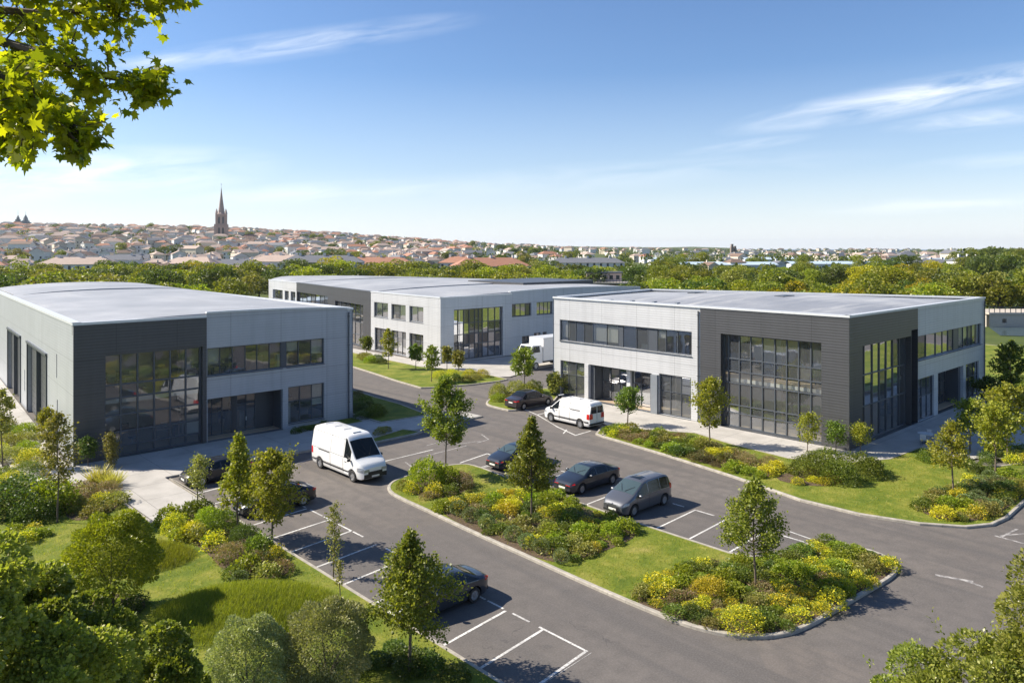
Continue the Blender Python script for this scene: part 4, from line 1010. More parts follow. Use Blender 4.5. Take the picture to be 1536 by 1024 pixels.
# ---- foreground
def bigbush(name,seed,px,d,ztop,rx,rz,nl,lump,n,size,mat,label,cat,zc=None,shape='leaf',trunk=True,shoots=0,width=1.1,loc=None,spready=.0):
    X,Y=loc or at(px,d); zc=zc if zc is not None else ztop-rz
    R,C,D,cs,rr=lumps(seed,nl,rx,rz,lump,n,zc)
    if shoots:
        S=[];T=[]
        for i in range(shoots):
            c=cs[R.integers(nl)]; dv=np.array([R.normal(0,.8),R.normal(0,.8),1.1]); dv/=np.linalg.norm(dv); ln=lump*R.uniform(1.2,2.0)
            m=26; u=R.uniform(.2,1.0,m); S.append(c+dv*ln*u[:,None]+R.normal(0,.05,(m,3))); T.append(np.tile(dv,(m,1))+R.normal(0,.55,(m,3)))
        C=np.concatenate([C]+S); D=np.concatenate([D]+T)
    r=empty(name,(X,Y,0)); keep=C[:,2]>.05; C=C[keep];D=D[keep]
    meshobj('crown',leaf_mesh('crown',C,D,size,mat,R,shape,flat=.7,width=width),r)
    mb=MB(); mb.tube([(0,0,-.3),(0.05,0,zc*.5),(0,.06,zc)],[.05*rx+.05,.04*rx+.04,.03*rx],7)
    for c,q in zip(cs[:16],rr): mb.tube([(0,0,max(.2,zc*.45)),(c[0]*.5,c[1]*.5,(c[2]+zc*.5)*.5+.2),tuple(c)],[.03*rx+.02,.02*rx+.015,.012],5,cap=False)
    meshobj('trunk',mb.mesh('trunk',M['bark_dark'],50),r)
    return tag(r,label,cat)
bigbush('broadleaf_tree',101,-30,14.5,9.7,2.6,2.4,46,.58,60000,.078,M['lf_big'],'large leafy tree filling the lower left corner','tree',shape='wide',shoots=40,width=.75)
bigbush('broadleaf_tree',104,80,16.2,8.2,1.8,1.9,32,.46,36000,.075,M['lf_bigd'],'dark leafy tree leaning in beside the large one at lower left','tree',shape='wide',shoots=26,width=.75)
bigbush('hedge_shrub',107,250,20.5,4.9,1.3,1.4,22,.40,22000,.078,M['lf_bigd'],'dark glossy tall shrub at the bottom edge, left of the grey clipped ball','shrub',shape='wide',shoots=30,width=.8)
bigbush('hedge_shrub',108,165,19.0,5.3,1.2,1.3,16,.40,16000,.08,M['lf_big'],'glossy green shrub at the bottom edge below the round lawn tree','shrub',shape='wide',shoots=18,width=.8)
def ballbush(seed,px,py,d,rpx,mat,label,n,size):
    X,Y=at(px,d); r=rpx*d/F; z=H+(HY-py)*d/F
    R=rs_(seed); dd=unit(n,R); dd[:,2]=np.where(dd[:,2]<-.75,-dd[:,2],dd[:,2])
    bump_=1+.10*np.sin(dd[:,0]*6+seed)*np.cos(dd[:,1]*7-seed)+.07*np.sin(dd[:,2]*11+dd[:,0]*9)
    C=dd*(r*(1.05-.38*R.random(n)**2)*bump_)[:,None]; C[:,2]+=z; D=dd+R.normal(0,.45,(n,3))
    o=empty('ball_bush',(X,Y,0)); meshobj('crown',leaf_mesh('crown',C,D,size,mat,R,'leaf',flat=.4,width=.7),o)
    mb=MB(); 
    for a in range(5): mb.tube([(0,0,-.2),(.15*math.cos(a*1.3),.15*math.sin(a*1.3),max(.2,z-r*.6)),(.5*r*math.cos(a*1.3),.5*r*math.sin(a*1.3),z)],[.06,.045,.015],5)
    meshobj('trunk',mb.mesh('trunk',M['bark_dark'],50),o); return tag(o,label,'shrub')
ballbush(3,372,990,25.5,56,M['lf_grey'],'grey green clipped ball bush at the bottom edge, smaller of two',26000,.075)
ballbush(4,491,970,26.5,62,M['lf_grey'],'grey green clipped ball bush beside the bay verge, larger of two',30000,.075)
ballbush(9,167,838,31.2,60,M['lf_lime'],'round bright green lawn tree with dark stems and a shadow beside it',24000,.10)
for px,py,w,h in ((165,920,50,22),(190,918,44,22),(150,925,40,18),(205,908,36,20)): ps('dark',px,py,w,h,'under the round lawn tree')
soil(P((128,915),(150,935),(190,932),(222,915),(212,895),(150,895)))
bigbush('hedge_tree',120,1575,13.2,10.1,1.9,2.9,40,.55,40000,.07,M['lf_fore'],'large feathery green bush filling the lower right corner','bush',shoots=70,width=.7)
bigbush('hedge_tree',121,1475,13.6,8.9,1.35,2.2,28,.45,26000,.07,M['lf_fore'],'feathery green bush second from the lower right corner','bush',shoots=50,width=.7)
bigbush('hedge_tree',122,1385,14.6,7.3,1.2,1.6,20,.4,18000,.07,M['lf_fore'],'low feathery bush at the bottom edge, lowest of the lower right clump','bush',shoots=40,width=.7)
# ---- grass mounds and blades
def mound(px,py,wpx,dpt,h,label_px=None,z=.1):
    X,Y=G(px,py); _,d=w2cam(X,Y); rx=wpx*d/F; mb=MB(); vs=[(0,0,h)]; nr,na=12,40
    ca=math.atan2(-SA,CA)
    for i in range(1,nr+1):
        q=i/nr
        for k in range(na):
            a=2*PI*k/na; zz=h*(1-q*q)**1.3-.04*(i==nr); x,y=rx*q*math.cos(a),dpt*q*math.sin(a)
            vs.append((x*math.cos(ca)-y*math.sin(ca),x*math.sin(ca)+y*math.cos(ca),zz))
    fs=[(0,1+k,1+(k+1)%na) for k in range(na)]
    for i in range(nr-1):
        for k in range(na): fs.append((1+i*na+k,1+(i+1)*na+k,1+(i+1)*na+(k+1)%na,1+i*na+(k+1)%na))
    mb.add(vs,fs); o=mb.build('grass_mound',M['moundg'],smooth=80,loc=(X,Y,z)); structure(o)
    R=rs_(int(px)); n=int(3800*rx*dpt); q=np.sqrt(R.random(n)); a=R.random(n)*2*PI
    x=rx*q*np.cos(a); y=dpt*q*np.sin(a); zz=h*(1-q*q)**1.3; keep=(q<.82)|(R.random(n)<(1-q)/.2); x,y,zz=x[keep],y[keep],zz[keep]; n=len(x)
    C=np.stack([x*math.cos(ca)-y*math.sin(ca),x*math.sin(ca)+y*math.cos(ca),zz-.01],1); D=np.stack([R.normal(.25,.35,n),R.normal(-.1,.35,n),np.ones(n)],1)
    g=meshobj('long_grass',leaf_mesh('long_grass',C,D,.19,M['lf_longgrass'],R,'blade',width=.07),None,(X,Y,z)); stuff(g); g['label']='long green grass growing over the lawn mound'; g['category']='grass'
mound(372,925,150,3.0,.8); mound(190,842,105,2.2,.5)
def blades(poly,dens,h,name,zb=.12,avoid=True,lim=None):
    p=np.array(poly); R=rs_(len(poly)*7+int(dens)); x0,y0=p.min(0); x1,y1=p.max(0)
    if lim: x0,y0,x1,y1=max(x0,lim[0]),max(y0,lim[1]),min(x1,lim[2]),min(y1,lim[3])
    n=int((x1-x0)*(y1-y0)*dens); X=R.uniform(x0,x1,n); Y=R.uniform(y0,y1,n)
    c=np.zeros(n,bool); m=len(p)
    for i in range(m):
        a,b=p[i],p[i-1]; cond=(a[1]>Y)!=(b[1]>Y)
        with np.errstate(divide='ignore',invalid='ignore'): xx=(b[0]-a[0])*(Y-a[1])/(b[1]-a[1])+a[0]
        c^=cond&(X<xx)
    X,Y=X[c],Y[c]; n=len(X)
    C=np.stack([X,Y,np.full(n,zb-.005)],1); D=np.stack([R.normal(0,.5,n),R.normal(0,.5,n),np.ones(n)],1)
    g=meshobj('lawn_grass',leaf_mesh(name,C,D,h,M['lf_grass'],R,'blade',width=.22)); stuff(g); g['label']='short mown grass covering the lawn'; g['category']='grass'
blades(inset(isl,.3),70,.085,'lawn_grass'); blades(inset(lawnA,.35),60,.09,'lawn_grass',lim=(3,19,17.5,48)); blades(inset(stripC,.3),45,.09,'lawn_grass')
# low planting that fills the gaps in the beds
def cover(pxpoly,dens,mat,seed):
    poly=P(*pxpoly); p=np.array(poly); R=rs_(seed); x0,y0=p.min(0); x1,y1=p.max(0); n=int((x1-x0)*(y1-y0)*dens)
    X=R.uniform(x0,x1,n);Y=R.uniform(y0,y1,n); k=np.array([inpoly(poly,a,b) and (math.sin(a*2.1+seed)+math.cos(b*1.7-seed)+.35*math.sin(a*5.3-b*4.1))>-.35 for a,b in zip(X,Y)]); X,Y=X[k],Y[k]; n=len(X)
    C=np.stack([X,Y,.13+R.random(n)*.22],1); D=R.normal(0,.6,(n,3)); D[:,2]+=.7
    g=meshobj('ground_cover',leaf_mesh('ground_cover',C,D,.11,M[mat],R,'leaf')); stuff(g); g['label']='low leafy planting between the bed shrubs'; g['category']='ground cover'
cover(((662,768),(700,790),(790,832),(850,850),(950,812),(945,796),(880,768),(820,742),(780,740),(690,752)),55,'lf_olive',1)
cover(((950,903),(1050,942),(1110,953),(1168,952),(1210,938),(1254,911),(1314,875),(1340,856),(1306,832),(1240,817),(1140,850),(1060,852),(990,872)),55,'lf_mid',2)
cover(((915,655),(1000,680),(1100,710),(1150,722),(1168,705),(1100,680),(1040,662),(960,650)),80,'lf_olive',3)
cover(((1368,770),(1440,788),(1490,778),(1530,752),(1560,725),(1500,715),(1420,735)),80,'lf_olive',4)
cover(((245,790),(310,830),(345,872),(420,872),(440,855),(400,815),(330,770),(270,765)),70,'lf_mid',5)
# ---- overhanging maple, trunk just out of view
def maple():
    dt=6.2; X,Y=at(-330,dt); root=empty('maple_tree',(X,Y,0)); R=rs_(77); mb=MB(); C=[];D=[]
    def pt(px,py,d): 
        a,b=at(px,d); return np.array([a-X,b-Y,H+(HY-py)*d/F])
    zt=19.5; mb.tube([(0,0,-.3),(.1,0,5),(0,.1,10),(.1,.1,15),(0,0,zt)],[.34,.29,.24,.17,.05],10)
    limbs=[([(-330,260,6.2),(-120,90,6.3),(0,62,6.3),(70,82,6.2),(130,108,6.1),(180,120,6.0),(232,128,5.9)],.055),
           ([(-330,330,6.2),(-120,150,5.6),(0,112,5.5),(30,140,5.5),(58,165,5.4),(90,192,5.3),(116,212,5.2)],.045),
           ([(-330,120,6.2),(-120,20,6.8),(0,15,6.8),(80,22,6.7),(150,12,6.6),(210,-2,6.5),(262,-14,6.4)],.05),
           ([(-330,400,6.2),(-150,230,6.0),(-60,160,6.0),(0,185,5.9),(14,205,5.8)],.035),
           ([(-330,60,6.2),(-150,-60,6.4),(-20,-40,6.4),(90,-30,6.3),(180,-20,6.2)],.045),
           ([(-330,200,6.2),(-150,120,6.9),(-30,110,6.9),(30,130,6.8),(70,150,6.7)],.035)]
    for li,(pts,r) in enumerate(limbs):
        pw=[pt(*p) for p in pts]; n=len(pw); mb.tube(pw,[r*(1-.82*i/(n-1)) for i in range(n)],6)
        start=1.6 if n>5 else 1.3
        for i in range(int(52*(n-start)/5.4)):
            s=R.uniform(start,n-1.001); k=int(s); a=pw[k]*(1-(s-k))+pw[k+1]*(s-k)
            ax=pw[k+1]-pw[k]; ax/=np.linalg.norm(ax); ln=R.uniform(.12,.44)*(1.15-.7*(s/(n-1))**2)
            dv=ax*.7+R.normal(0,.65,3); dv[2]-=.1; dv/=np.linalg.norm(dv); e=a+dv*ln; mb.tube([a,(a+e)/2+np.array([0,0,.02]),e],[.008,.006,.003],4,cap=False)
            m=R.integers(11,20); u=R.uniform(.3,1.08,m); C.append(a+(e-a)*u[:,None]+R.normal(0,.05,(m,3))); dd=np.tile(dv,(m,1))*.6+R.normal(0,.55,(m,3)); dd[:,2]-=.35; D.append(dd)
        m=10; C.append(pw[-1]+R.normal(0,.06,(m,3))); D.append(np.tile(pw[-1]-pw[-2],(m,1))*3+R.normal(0,.5,(m,3)))
    # upper crown, out of the frame
    nn=500; a=R.random(nn)*2*PI; q=R.random(nn)**.5*1.0; zc=R.uniform(18.8,20.5,nn); C.append(np.stack([q*np.cos(a)-1.0,q*np.sin(a)+.3,zc],1)); D.append(R.normal(0,.6,(nn,3)))
    C=np.concatenate(C);D=np.concatenate(D)
    meshobj('crown',leaf_mesh('crown',C,D,.078,M['lf_maple'],R,'maple',flat=.9,sizevar=.35),root); meshobj('trunk',mb.mesh('trunk',M['bark_dark'],50),root)
    tag(root,'overhanging leafy tree whose lobed sunlit leaves fill the top left corner','tree')
maple()
# ------------------------------------------------------------------ the tree belt behind the park
BT={}
def belt_variant(key,mat,seeds,n=3200,size=.40,rx=5,rz=4.4):
    out=[]
    for s in seeds:
        R,C,D,cs,rr=lumps(s,15,rx,rz,2.1,n,rz+1.2)
        ok=C[:,2]>.3; me=leaf_mesh('crown',C[ok],D[ok],size,M[mat],R,'leaf',flat=.8,width=1.3)
        mb=MB(); mb.tube([(0,0,-1),(.1,0,2),(0,.1,rz+1)],[.35,.28,.12],6)
        for c in cs[:6]: mb.tube([(0,0,2),tuple(c)],[.16,.04],4,cap=False)
        out.append((mb.mesh('trunk',M['bark_dark'],50),me))
    BT[key]=out
belt_variant('green','lf_belt',(201,202,203)); belt_variant('dark','lf_beltd',(211,212,213)); belt_variant('yellow','lf_belty',(221,222,223)); belt_variant('olive','lf_olive',(231,232))
M['lf_autumn']=leafmat('yellowing_leaf',(.14,.14,.014),(.27,.23,.022),.38); belt_variant('golden','lf_autumn',(241,242))
TD={'green':'mid green round tree','dark':'dark green round tree','yellow':'fresh yellow green tree','olive':'dull olive tree','golden':'yellowing bushy tree'}
def zone(px):
    for lim,t in ((90,'left unit end'),(200,'left unit vault'),(300,'left unit ridge'),(350,'spire line'),(410,'units gap'),(520,'rear roof end'),(660,'rear mid roof'),(800,'rear front roof'),(870,'plant room'),(950,'brown quay'),(1060,'white facade'),(1180,'slim tower line'),(1300,'right roof middle'),(1420,'right roof end'),(1480,'right unit corner')):
        if px<lim: return t
    return 'right edge'
NB=[0]
def btree(key,px,d,h,wr=1.0,where='',z=None):
    X,Y=at(px,d); z=ground_z(X,Y) if z is None else z
    ms=BT[key][rnd.randrange(len(BT[key]))]; s=h/9.6
    r=empty('broadleaf_tree',(X,Y,z),rnd.uniform(0,6.28)); r.scale=(s*wr,s*wr*rnd.uniform(.9,1.1),s)
    meshobj('trunk',ms[0],r); meshobj('crown',ms[1],r); tagq(r,TD[key],where,'tree','trees in the belt behind the units',px); NB[0]+=1
    return r
def belt(x0,x1,dlist,keys,hr,step,row):
    for ri,d0 in enumerate(dlist):
        px=x0+rnd.uniform(0,step)
        while px<x1:
            d=d0*rnd.uniform(.93,1.07); k=rnd.choices(list(keys),list(keys.values()))[0]
            h=rnd.uniform(*hr)
            btree(k,px,d,h,rnd.uniform(1.05,1.5),f"{row[ri]} behind {zone(px)}")
            px+=step*rnd.uniform(.7,1.35)*(dlist[0]/d0)**.6
mix1={'green':4,'dark':2.4,'yellow':2.6,'olive':.8,'golden':.15}
belt(-30,372,(150,190,235,290),mix1,(7.5,10.5),44,('in nearest row','in second row','in third row','in farthest row'))
belt(372,900,(215,260,310),mix1,(7.5,10.5),34,('in nearest row','in middle row','in farthest row'))
belt(945,1440,(150,185,240,300),{'green':3,'dark':1.6,'yellow':4,'olive':.9,'golden':1.0},(7.0,9.5),46,('in nearest row','in second row','in third row','in farthest row'))
belt(1340,1570,(172,200,240),{'green':3,'dark':1.5,'yellow':1.5,'olive':2},(6.5,8.8),60,('in nearest row','in middle row','in farthest row'))
for px,d,h in ((1500,166,9.2),(1535,168,10),(1470,172,9.0)): btree('green',px,d,h,1.2,'in the right edge group')
# ------------------------------------------------------------------ town on the hill
M['wall_white']=plain('white_render',(.70,.68,.65),.85,0,.08,.3); M['wall_cream']=plain('cream_render',(.62,.54,.44),.85,0,.1,.3); M['wall_pink']=plain('pinkish_render',(.55,.42,.36),.85,0,.1,.3)
M['tile_orange']=plain('orange_tile',(.34,.165,.105),.8,0,.2,.6); M['tile_brown']=plain('brown_tile',(.18,.12,.09),.8,0,.2,.6); M['tile_grey']=plain('slate_roof',(.15,.155,.17),.6,0,.15,.6); M['tile_pink']=plain('faded_pink_tile',(.39,.30,.25),.8,0,.2,.6)
M['winglass']=plain('dark_window',(.04,.05,.06),.2)
HV={}
def house_mesh(L_,W_,Hh,roof,wall,tile,chim=True,seed=0):
    R=random.Random(seed); mb=MB(); l,w=L_/2,W_/2
    mb.box(-l,-w,-4,l,w,Hh,0)
    e=.4; rh=W_*.26
    if roof=='gable':
        mb.add([(-l-e,-w-e,Hh-.15),(l+e,-w-e,Hh-.15),(l+e,w+e,Hh-.15),(-l-e,w+e,Hh-.15),(-l-e,0,Hh+rh),(l+e,0,Hh+rh)],[(0,1,5,4),(2,3,4,5),(0,3,2,1)],1); mb.add([(-l,-w,Hh-.1),(-l,w,Hh-.1),(-l,0,Hh+rh-.2)],[(0,1,2)],0); mb.add([(l,-w,Hh-.1),(l,w,Hh-.1),(l,0,Hh+rh-.2)],[(0,1,2)],0)
    else:
        k=w*.9; mb.add([(-l-e,-w-e,Hh),(l+e,-w-e,Hh),(l+e,w+e,Hh),(-l-e,w+e,Hh),(-l+k,0,Hh+rh),(l-k,0,Hh+rh)],[(0,1,5,4),(2,3,4,5),(0,4,3),(1,2,5),(0,3,2,1)],1)
    if chim: mb.box(l*.4,-.4,Hh,l*.4+.8,.4,Hh+rh+1.1,0)
    nf=max(1,int(Hh/3)); nx=max(2,int(L_/3)); ny=max(2,int(W_/3.2))
    for f in range(nf):
        z=.9+f*3
        for i in range(nx):
            x=-l+(i+.5)*L_/nx
            for s in (-1,1): mb.box(x-.5,s*w-.03,z,x+.5,s*w+.03,z+1.45,2)
        for i in range(ny):
            y=-w+(i+.5)*W_/ny
            for s in (-1,1): mb.box(s*l-.03,y-.5,z,s*l+.03,y+.5,z+1.45,2)
    return mb.mesh('house',[M['wall_'+wall],M['tile_'+tile],M['winglass']])
i=0
for wl_ in ('white','cream','pink'):
    for tl in ('orange','brown','grey','pink'):
        HV[(wl_,tl)]=[house_mesh(L_,W_,h,rf,wl_,tl,seed=i) for (L_,W_,h,rf) in ((8.5,7,5.5,'gable'),(11,8,6.5,'hip'),(16,8.5,8.5,'gable'))]; i+=1
WN={'white':'white','cream':'cream','pink':'pinkish'}; TN={'orange':'orange tiled','brown':'brown tiled','grey':'slate','pink':'faded pink tiled'}
def tzone(px):
    for lim,t in ((60,'under twin towers'),(150,'past twin towers'),(240,'towards the spire'),(310,'before the church'),(365,'by the church'),(430,'past the church'),(520,'over mansard block'),(610,'on mid slope'),(690,'over white block'),(790,'by red hall'),(870,'behind quay trees'),(960,'above brown quay'),(1060,'on the plain'),(1180,'around slim tower'),(1330,'among warehouses'),(1430,'near wooded rise')):
        if px<lim: return t
    return 'on wooded rise'
hs=[]
def place_house(px,d,sz=None,rz=None,key=None,only_stuff=None):
    X,Y=at(px,d); z=ground_z(X,Y); key=key or (rnd.choice((('white','grey'),('white','grey'),('white','pink'),('cream','grey'),('cream','brown'))) if px>1000 else None) or rnd.choices(list(HV),[ (4 if k[0]=='white' else 1.6 if k[0]=='cream' else .35)*(1.2 if k[1]=='orange' else 2.3 if k[1]=='pink' else 1.6 if k[1]=='brown' else 1.2) for k in HV])[0]
    v=rnd.choices((0,1,2),(4,3,1.4))[0] if sz is None else sz
    a=rnd.choice((0,PI/2))+rnd.gauss(-.35,.25) if rz is None else rz
    return [d,px,X,Y,z,key,v,a]
tries=0
while len(hs)<820 and tries<14000:
    tries+=1
    px=rnd.uniform(-30,720) if rnd.random()<.86 else rnd.uniform(720,1560)
    d=340+1500*rnd.random()**1.25
    if px>640 and d<450: continue
    if px>1000: d=rnd.uniform(420,1500)
    h=place_house(px,d)
    if any((h[2]-q[2])**2+(h[3]-q[3])**2<(9+3*h[6]+3*q[6])**2*.36 for q in hs): continue
    hs.append(h)
hs.sort(key=lambda h:h[0])
for h in hs[:270]:
    d,px,X,Y,z,key,v,a=h
    o=meshobj('town_house',HV[key][v],None,(X,Y,z),a); dist='low' if d<560 else ('midway' if d<800 else 'high')
    if px>1000: dist='far'
    tagq(o,f"small {WN[key[0]]} house, {TN[key[1]]} roof,",f"{dist} {tzone(px)}",'house','houses of the town on the hill',px)
# the rest of the town, too far and dense to count: one mesh
mb=MB(); mats_=[M['wall_white'],M['wall_cream'],M['wall_pink'],M['tile_orange'],M['tile_brown'],M['tile_pink'],M['tile_grey']]
wi={'white':0,'cream':1,'pink':2}; ti={'orange':3,'brown':4,'pink':5,'grey':6}
far=[tuple(h) for h in hs[270:]]
for _ in range(1900):
    px=rnd.uniform(-60,700) if rnd.random()<.88 else rnd.uniform(700,1400); d=rnd.uniform(620,2600); far.append(tuple(place_house(px,d)))
for d,px,X,Y,z,key,v,a in far:
    l,w,h=((4.2,3.5,5.5),(5.5,4,6.5),(8,4.2,8.5))[v]; c,s=math.cos(a),math.sin(a); T=lambda x,y,q:(X+x*c-y*s,Y+x*s+y*c,z+q)
    vs=[T(x,y,q) for q in (-4,h) for x,y in ((-l,-w),(l,-w),(l,w),(-l,w))]; mb.add(vs,[(0,1,5,4),(1,2,6,5),(2,3,7,6),(3,0,4,7)],wi[key[0]])
    e=.5; mb.add([T(-l-e,-w-e,h),T(l+e,-w-e,h),T(l+e,w+e,h),T(-l-e,w+e,h),T(-l*.5,0,h+w*.55),T(l*.5,0,h+w*.55)],[(0,1,5,4),(2,3,4,5),(0,4,3),(1,2,5)],ti[key[1]])
o=mb.build('distant_town',mats_); stuff(o); o['label']='far mass of tiny pale houses with orange and brown roofs along the horizon'; o['category']='town'
# larger blocks at the foot of the hill, with their own parts
def block(px,d,L_,W_,Hh,rz,wall,tile,label,floors=3,name='apartment_block'):
    X,Y=at(px,d); z=ground_z(X,Y); r=empty(name,(X,Y,z),rz); l,w=L_/2,W_/2; mb=MB(); mb.box(-l,-w,-3,l,w,Hh); mb.build('wall',M['wall_'+wall],r)
    e=.5;k=w*.9;rh=W_*.27; mb=MB(); mb.add([(-l-e,-w-e,Hh),(l+e,-w-e,Hh),(l+e,w+e,Hh),(-l-e,w+e,Hh),(-l+k,0,Hh+rh),(l-k,0,Hh+rh)],[(0,1,5,4),(2,3,4,5),(0,4,3),(1,2,5),(0,3,2,1)]); rf=mb.build('roof',M['tile_'+tile],r)
    for i in range(3): mb=MB(); x=-l*.6+i*l*.6; mb.box(x,-.5,Hh,x+1,.5,Hh+rh+1); mb.build('chimney',M['wall_'+wall],rf)
    me=MB(); me.box(-.55,-.05,0,.55,.05,1.7); wm=me.mesh('window',M['winglass'])
    nx=int(L_/3.6)
    for f in range(floors):
        for i in range(nx):
            meshobj('window',wm,r,(-l+(i+.5)*L_/nx,-w-.0,1.0+f*(Hh-1)/floors)); 
    return tag(r,label,'building')
ph=-AL   # facing the camera
block(485,330,34,11,9,ph+.12,'white','grey','long white block with slate roof below the slope, over the rear unit')
block(420,345,24,11,9,ph-.15,'white','pink','white block with faded pink roof below the church, behind the tree belt')
block(570,350,30,11,8,ph+.05,'white','orange','white block with an orange roof on the slope behind the rear roofs')
block(735,345,34,14,7,ph+.25,'white','orange','wide white hall under a large red roof behind the tree belt')
block(690,370,18,11,8,ph-.2,'white','orange','white gabled house beside the wide red roofed hall')
block(120,330,30,11,8,ph+.1,'white','pink','pale long block below the hillside houses, left of the church')
block(290,345,24,11,8,ph-.2,'white','pink','pale pink roofed block just left below the church')
block(350,350,26,11,7,ph+.15,'white','grey','white terrace with slate roof right below the church')
block(880,420,40,10,7,ph,'white','grey','long white terrace with slate roof behind the brown quay')
block(1450,400,16,9,5,ph+.1,'white','grey','white house with slate roof on the rise, near the right edge')
block(1395,430,20,9,5,ph-.1,'white','grey','white house with slate roof left of the wooded rise')
# ---- church
def church(px,d):
    X,Y=at(px,d); z=ground_z(X,Y)-1; r=empty('church_tower',(X,Y,z),ph+.3); S=d/F
    M['church']=plain('weathered_church_stone',(.47,.34,.28),.9,0,.2,.3); M['church_roof']=plain('spire_stone',(.34,.27,.24),.9,0,.2,.4)
    hw=7.6*S; top=H+(HY-322)*d/F-z; apex=H+(HY-281)*d/F-z
    mb=MB(); mb.box(-hw,-hw,-3,hw,hw,top*.62); mb.box(-hw*.82,-hw*.82,top*.62+.002,hw*.82,hw*.82,top)
    mb.box(-hw*1.06,-hw*1.06,top*.60,hw*1.06,hw*1.06,top*.62+.3); mb.box(-hw*.92,-hw*.92,top*.96,hw*.92,hw*.92,top+.6); mb.build('tower',M['church'],r)
    for a in (-1,1):
        for b in (-1,1):
            mb=MB(); q=hw*.26; mb.box(a*hw-q,b*hw-q,-3,a*hw+q,b*hw+q,top*.66); mb.box(a*hw*.86-q*.7,b*hw*.86-q*.7,top*.66+.003,a*hw*.86+q*.7,b*hw*.86+q*.7,top*1.03); bt=mb.build('buttress',M['church'],r)
            mb=MB(); mb.lathe([(q*.95,top*1.03),(0.02,top*1.22)],4,c=(a*hw*.86,b*hw*.86,0)); mb.build('pinnacle',M['church_roof'],bt)
    mb=MB(); mb.lathe([(hw*.80,top+.6),(hw*.62,top*1.08),(hw*.42,top+(apex-top)*.35),(hw*.2,top+(apex-top)*.68),(.12,apex)],8); mb.build('spire',M['church_roof'],r)
    mb=MB(); mb.box(-.08,-.08,apex-.5,.08,.08,apex+5); mb.box(-.9,-.08,apex+3.2,.9,.08,apex+3.5); mb.build('cross',M['frame'],r)
    me=MB(); me.box(-hw*.16,-.12,0,hw*.16,.12,top*.2); me.add([(-hw*.16,-.12,top*.2),(hw*.16,-.12,top*.2),(0,-.12,top*.26),(-hw*.16,.12,top*.2),(hw*.16,.12,top*.2),(0,.12,top*.26)],[(0,1,2),(3,5,4),(0,2,5,3),(1,4,5,2)])
    wm=me.mesh('belfry_opening',M['winglass'])
    for k in range(4):
        for s in (-.36,.36):
            for zz,f in ((.68,.82),(.30,1.0)):
                o=meshobj('belfry_opening',wm,r,((s*hw)*math.cos(k*PI/2)+hw*f*math.sin(k*PI/2),(s*hw)*math.sin(k*PI/2)-hw*f*math.cos(k*PI/2),top*zz),k*PI/2)
    mb=MB(); mb.box(-hw*.7,hw,-3,hw*.7,hw*5,top*.34); mb.add([(-hw*.8,hw,top*.34),(hw*.8,hw,top*.34),(hw*.8,hw*5,top*.34),(-hw*.8,hw*5,top*.34),(0,hw,top*.5),(0,hw*5,top*.5)],[(0,1,4),(2,3,5),(0,4,5,3),(1,2,5,4)],1); mb.build('nave',[M['church'],M['tile_grey']],r)
    return tag(r,'brown stone church tower with a tall pointed spire above the hillside town','church')
church(332,900)
def slim_tower(px,d,ytop,wpx,label,name,mat,style=0):
    X,Y=at(px,d); z=ground_z(X,Y)-1; r=empty(name,(X,Y,z),ph+.1); S=d/F; top=H+(HY-ytop)*S-z; w=wpx*S/2
    mb=MB(); mb.box(-w,-w,-3,w,w,top*.85); mb.box(-w*.7,-w*.7,top*.85+.002,w*.7,w*.7,top); mb.build('shaft',mat,r)
    if style==0:
        mb=MB(); mb.lathe([(w*.72,top),(w*.5,top+w*.8),(w*.1,top+w*1.6)],8); mb.build('roof',mat,r); mb=MB(); mb.tube([(0,0,top),(0,0,top+14*S)],[.35,.2],5); mb.build('mast',mat,r)
    for k in range(3): me=MB(); me.box(-w*.35,-w-.06,top*.2*(k+.6),w*.35,-w+.02,top*.2*(k+.6)+top*.08); me.build('window',M['winglass'],r)
    return tag(r,label,'tower')
M['tower_grey']=plain('far_tower_stone',(.17,.19,.2),.9); M['tower_brown']=plain('far_tower_brick',(.23,.18,.16),.9)
slim_tower(27,1500,329,7.5,'slimmer grey tower with a mast on the skyline, left of its broader twin','hill_tower',M['tower_grey'])
slim_tower(38.5,1500,331,11,'broader grey tower with a mast on the skyline, right of its slim twin','hill_tower',M['tower_grey'])
slim_tower(1098,900,366,4.5,'slim brown double tower rising from the plain, its taller shaft','plain_tower',M['tower_brown'],1)
slim_tower(1102.5,902,369,4,'shorter brown shaft right beside the tall one on the plain','plain_tower',M['tower_brown'],1)
# ---- long pale warehouses out on the plain
M['ware_wall']=plain('pale_warehouse_wall',(.60,.62,.66),.6); M['ware_roof']=plain('pale_blue_warehouse_roof',(.45,.55,.63),.45)
def ware(px,d,L_,W_,Hh,rz,label):
    X,Y=at(px,d); z=ground_z(X,Y); r=empty('warehouse',(X,Y,z),rz); l,w=L_/2,W_/2; mb=MB(); mb.box(-l,-w,-2,l,w,Hh); mb.build('wall',M['ware_wall'],r)
    mb=MB(); n=10; mb.add([(x,-w-.5+(2*w+1)*j/n,Hh+.05+1.6*math.sin(PI*j/n)) for x in (-l-.4,l+.4) for j in range(n+1)],[(j,j+1,n+2+j,n+1+j) for j in range(n)]); mb.build('roof',M['ware_roof'],r)
    for i in range(int(L_/8)): mb=MB(); mb.box(-l+4+i*8-1.6,-w-.06,.3,-l+4+i*8+1.6,-w+.02,4); mb.build('door',M['winglass'],r); return tag(r,label,'warehouse')
ware(1085,470,58,26,5,ph+.05,'largest pale blue roofed warehouse beyond the trees, below the slim tower')
ware(1160,620,50,24,6,ph-.08,'white warehouse right behind the largest blue roofed one')
ware(1240,520,56,20,4.5,ph+.02,'long low blue roofed warehouse beyond the middle of the right unit')
ware(1330,480,34,16,5,ph+.1,'pale warehouse left of the hillside houses at right')
